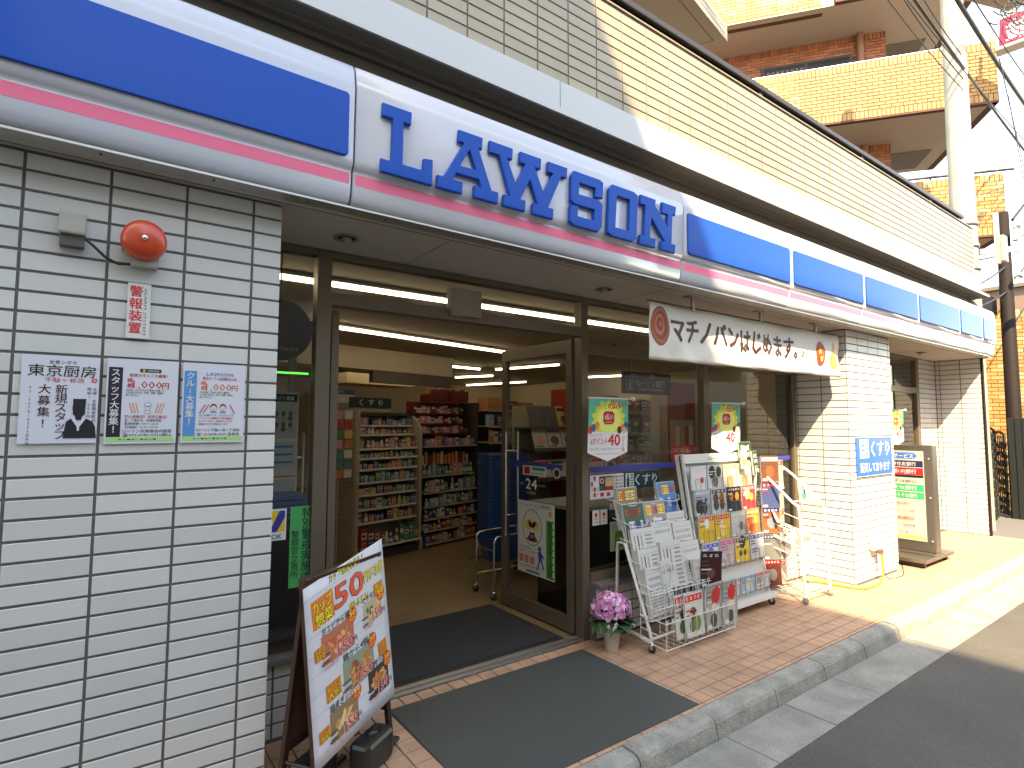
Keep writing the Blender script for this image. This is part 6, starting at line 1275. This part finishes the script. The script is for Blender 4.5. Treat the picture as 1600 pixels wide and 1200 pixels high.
for k in range(26): c = V((11.6+rb.uniform(-.4, .4), 2.2+rb.uniform(-.2, .2), 8.35+rb.uniform(-.45, .35))); t0 = rb.uniform(0, 6); r_ = rb.uniform(.1, .3); mb.tube(arc(c, r_, t0, t0+rb.uniform(1.5, 5), 8, V((.8, -.5, .2)), V((.1, 0, 1))), .009, 5)
mb.build('jumper_wires', CABLE, up_, kind='stuff')
bp_ = thing('steel_pole', 'dark brown steel pole in front of the brick wall by the gate', 'pole', (13, 2.82, 0))
mb = MB(); mb.lathe([(.12, -.2), (.095, 5.42), (.0, 5.44)], (13.0, 2.84, 0), 16); mb.build('shaft', BPOLE, bp_)
mb = MB(); mb.box((12.86, 2.62, 4.85), (12.98, 2.70, 5.05)); mb.lathe([(.03, 0), (.03, .12), (.045, .13), (.02, .2)], (13.05, 2.62, 5.0), 8); mb.box((12.8, 2.6, 4.2), (13.1, 2.66, 4.26)); mb.build('bracket', GREYB, bp_)
mb = MB(); mb.box((12.55, 2.95, 3.55), (12.85, 3.1, 3.85)); mb.build('loudspeaker', BLACK, bp_)
WL = [('thick', .030, (5.5, 1.62, 7.6), (11.3, 2.2, 8.5), (26, 4.05, 11.2))]
def wire(lab, r_, pts, sag=.15):
    P = []
    for i in range(len(pts)-1):
        a, b = V(pts[i]), V(pts[i+1])
        for k in range(12): t = k/12; P.append(a.lerp(b, t)-Z_*sag*4*t*(1-t))
    P.append(V(pts[-1])); mb = MB(); mb.tube(P, r_, 5); o = mb.build('overhead_wire', CABLE); tag(o, lab, 'wire', 'overhead wires'); return o
wire('thickest black wire passing the top of the pale pole toward the right edge', .032, [(-6, 2.05, 8.6), (9.99, 2.583, 8.0), (15.25, 2.768, 8.0), (40, 3.6, 8.3)], .05)
wire('thick black wire crossing in front of the middle balcony and the pale pole', .022, [(-6, 2.1, 7.7), (8.77, 2.691, 7.4), (16.3, 3.0, 7.4), (40, 3.9, 7.8)], .04)
wire('thin wavy wire just left of the thick one before the brown soffit', .009, [(-6, 2.3, 7.6), (8.19, 2.69, 7.25), (11.1, 2.80, 7.2)], .05)
wire('thin wire furthest left of those reaching the pale pole', .007, [(-6, 2.4, 7.5), (7.74, 2.71, 7.02), (11.1, 2.80, 7.0)], .05)
wire('thin wire right of the thick one, ending high on the pale pole', .008, [(-6, 2.3, 8.0), (9.07, 2.707, 7.62), (11.1, 2.80, 7.6)], .04)
wire('thin wire running under the thick one in front of the yellow balcony', .008, [(-6, 2.2, 7.6), (8.39, 2.70, 7.3), (15.2, 2.81, 7.3), (40, 3.5, 7.5)], .07)
wire('thin wire right of the thickest one against the sky', .010, [(10.8, 2.59, 8.4), (14.7, 2.66, 8.4), (40, 3.2, 8.7)], .04)
wire('thin wire against the sky at the right edge, upper of two slanting ones', .008, [(10.5, 2.22, 7.0), (17.2, 3.235, 7.0), (30, 5.2, 7.4)], .05)
wire('thin wire against the sky at the right edge, lower of two slanting ones', .008, [(11.4, 2.33, 6.8), (18.1, 3.42, 6.8), (30, 5.4, 7.2)], .05)
wire('wire rising to the right from the top of the brown steel pole', .028, [(13, 2.70, 5.25), (15, 2.82, 6.2), (24, 3.3, 8.4)], .0)
wire('lower wire rising to the right from the top of the brown steel pole', .016, [(13, 2.70, 5.1), (15, 2.84, 5.8), (24, 3.4, 7.6)], .02)
wire('looped wire leaving the brown steel pole below its bracket', .014, [(13, 2.70, 4.9), (15, 2.84, 5.65), (24, 3.4, 7.2)], .08)
wire('wire rising to the right from the middle of the brown steel pole', .020, [(13, 2.72, 4.2), (15, 2.88, 4.95), (24, 3.5, 6.6)], .03)
wire('wire rising to the right from the lower part of the brown steel pole', .012, [(13, 2.72, 3.46), (15, 2.91, 4.2), (24, 3.6, 6.0)], .03)
wire('short cable between the pale pole and the brown pole, upper one', .016, [(11.3, 2.80, 4.25), (12.9, 2.81, 4.66)], .02)
wire('short cable between the pale pole and the brown pole, middle one', .016, [(11.3, 2.80, 3.85), (12.9, 2.81, 4.42)], .02)
wire('short cable between the pale pole and the brown pole, lowest one', .014, [(11.3, 2.80, 3.5), (12.9, 2.81, 3.97)], .02)
wire('long thin wire crossing the lower balcony and the pale pole toward the right', .007, [(8.0, 4.5, 4.0), (13.0, 2.62, 5.9), (20, 1.9, 8.2)], .02)
rsn = thing('hanging_sign', 'red sign with white kanji and pale frame hanging at the top right', 'sign', (14, 2.6, 9.2))
Fr_ = Fr((14.0, 3.02, 8.98), V((.12, -1, .0)).normalized(), V((0, -.07, 1)).normalized())
mb = MB(); mb.prism([(0, 0), (1.5, 0), (1.5, .66), (0, .66)], Fr_, -.3, 0); mb.build('frame', mat('pale_sign_frame', (.62, .6, .55), .5), rsn, bevel=.02)
mb = MB(); Fr_.rect(mb, .06, .06, 1.44, .60, .002, S(205, 20, 70)); Fr_.text(mb, '銀座', .16, .14, .36, (.7, .7, .66), .004, w=.95, bold=.05); mb.build('lettering', PRINT, rsn)
mb = MB(); mb.tube([Fr_.p(.2, .66, -.15), Fr_.p(.2, 1.3, -.15)], .03, 6); mb.tube([(11.2, 2.75, 9.9), Fr_.p(1.4, .9, -.15)], .04, 6); mb.build('bracket', ALU, rsn)
# iron gate
def gate(p0, p1, h, lab):
    p0, p1 = V(p0), V(p1); u = (p1-p0); L_ = u.length; u.normalize(); F = Fr(p0, u, Z_); t = thing('iron_gate', lab, 'gate', p0); mb = MB()
    tp = [(L_*k/8, h+.06*math.sin(math.pi*k/8)) for k in range(9)]
    mb.tube([F.p(0, .04)]+[F.p(a, b) for a, b in tp]+[F.p(L_, .04), F.p(0, .04)], .022, 6)
    for z in (h*.32, h*.5, h*.58, h*.86): mb.tube([F.p(0, z), F.p(L_, z)], .014, 5)
    for k in range(1, 6): mb.tube([F.p(L_*k/6, .04), F.p(L_*k/6, h)], .010, 5)
    mb.build('frame', IRON, t); mb = MB()
    for j in range(int(h/.16)):
        for i in range(int(L_/.13)+1):
            c = F.p(.07+i*.13, .12+j*.16); s_ = 1 if (i+j) % 2 else -1; mb.tube(arc(c, .055, 0, s_*4.6, 9, u, Z_)+arc(c, .028, s_*4.6, s_*8, 5, u, Z_), .009, 4)
    mb.build('scrollwork', IRON, t)
gate((11.45, 2.90, 0), (12.55, 3.02, 0), 1.50, 'ornate dark iron gate leaf nearest the tiled wing wall')
gate((13.35, 3.22, 0), (12.85, 2.95, 0), 1.42, 'ornate dark iron gate leaf beside the green boarded fence')
gf = thing('boarded_fence', 'dark green boarded fence at the right edge behind the steel pole', 'fence', (12.75, 2.75, 0))
for k in range(9): mb = MB(); c = V((12.84-.012*k, 2.90-.10*k, 0)); mb.box((c.x-.02, c.y-.095, -.1), (c.x+.02, c.y, 1.72)); mb.build('board', IRON, gf, bevel=.004)
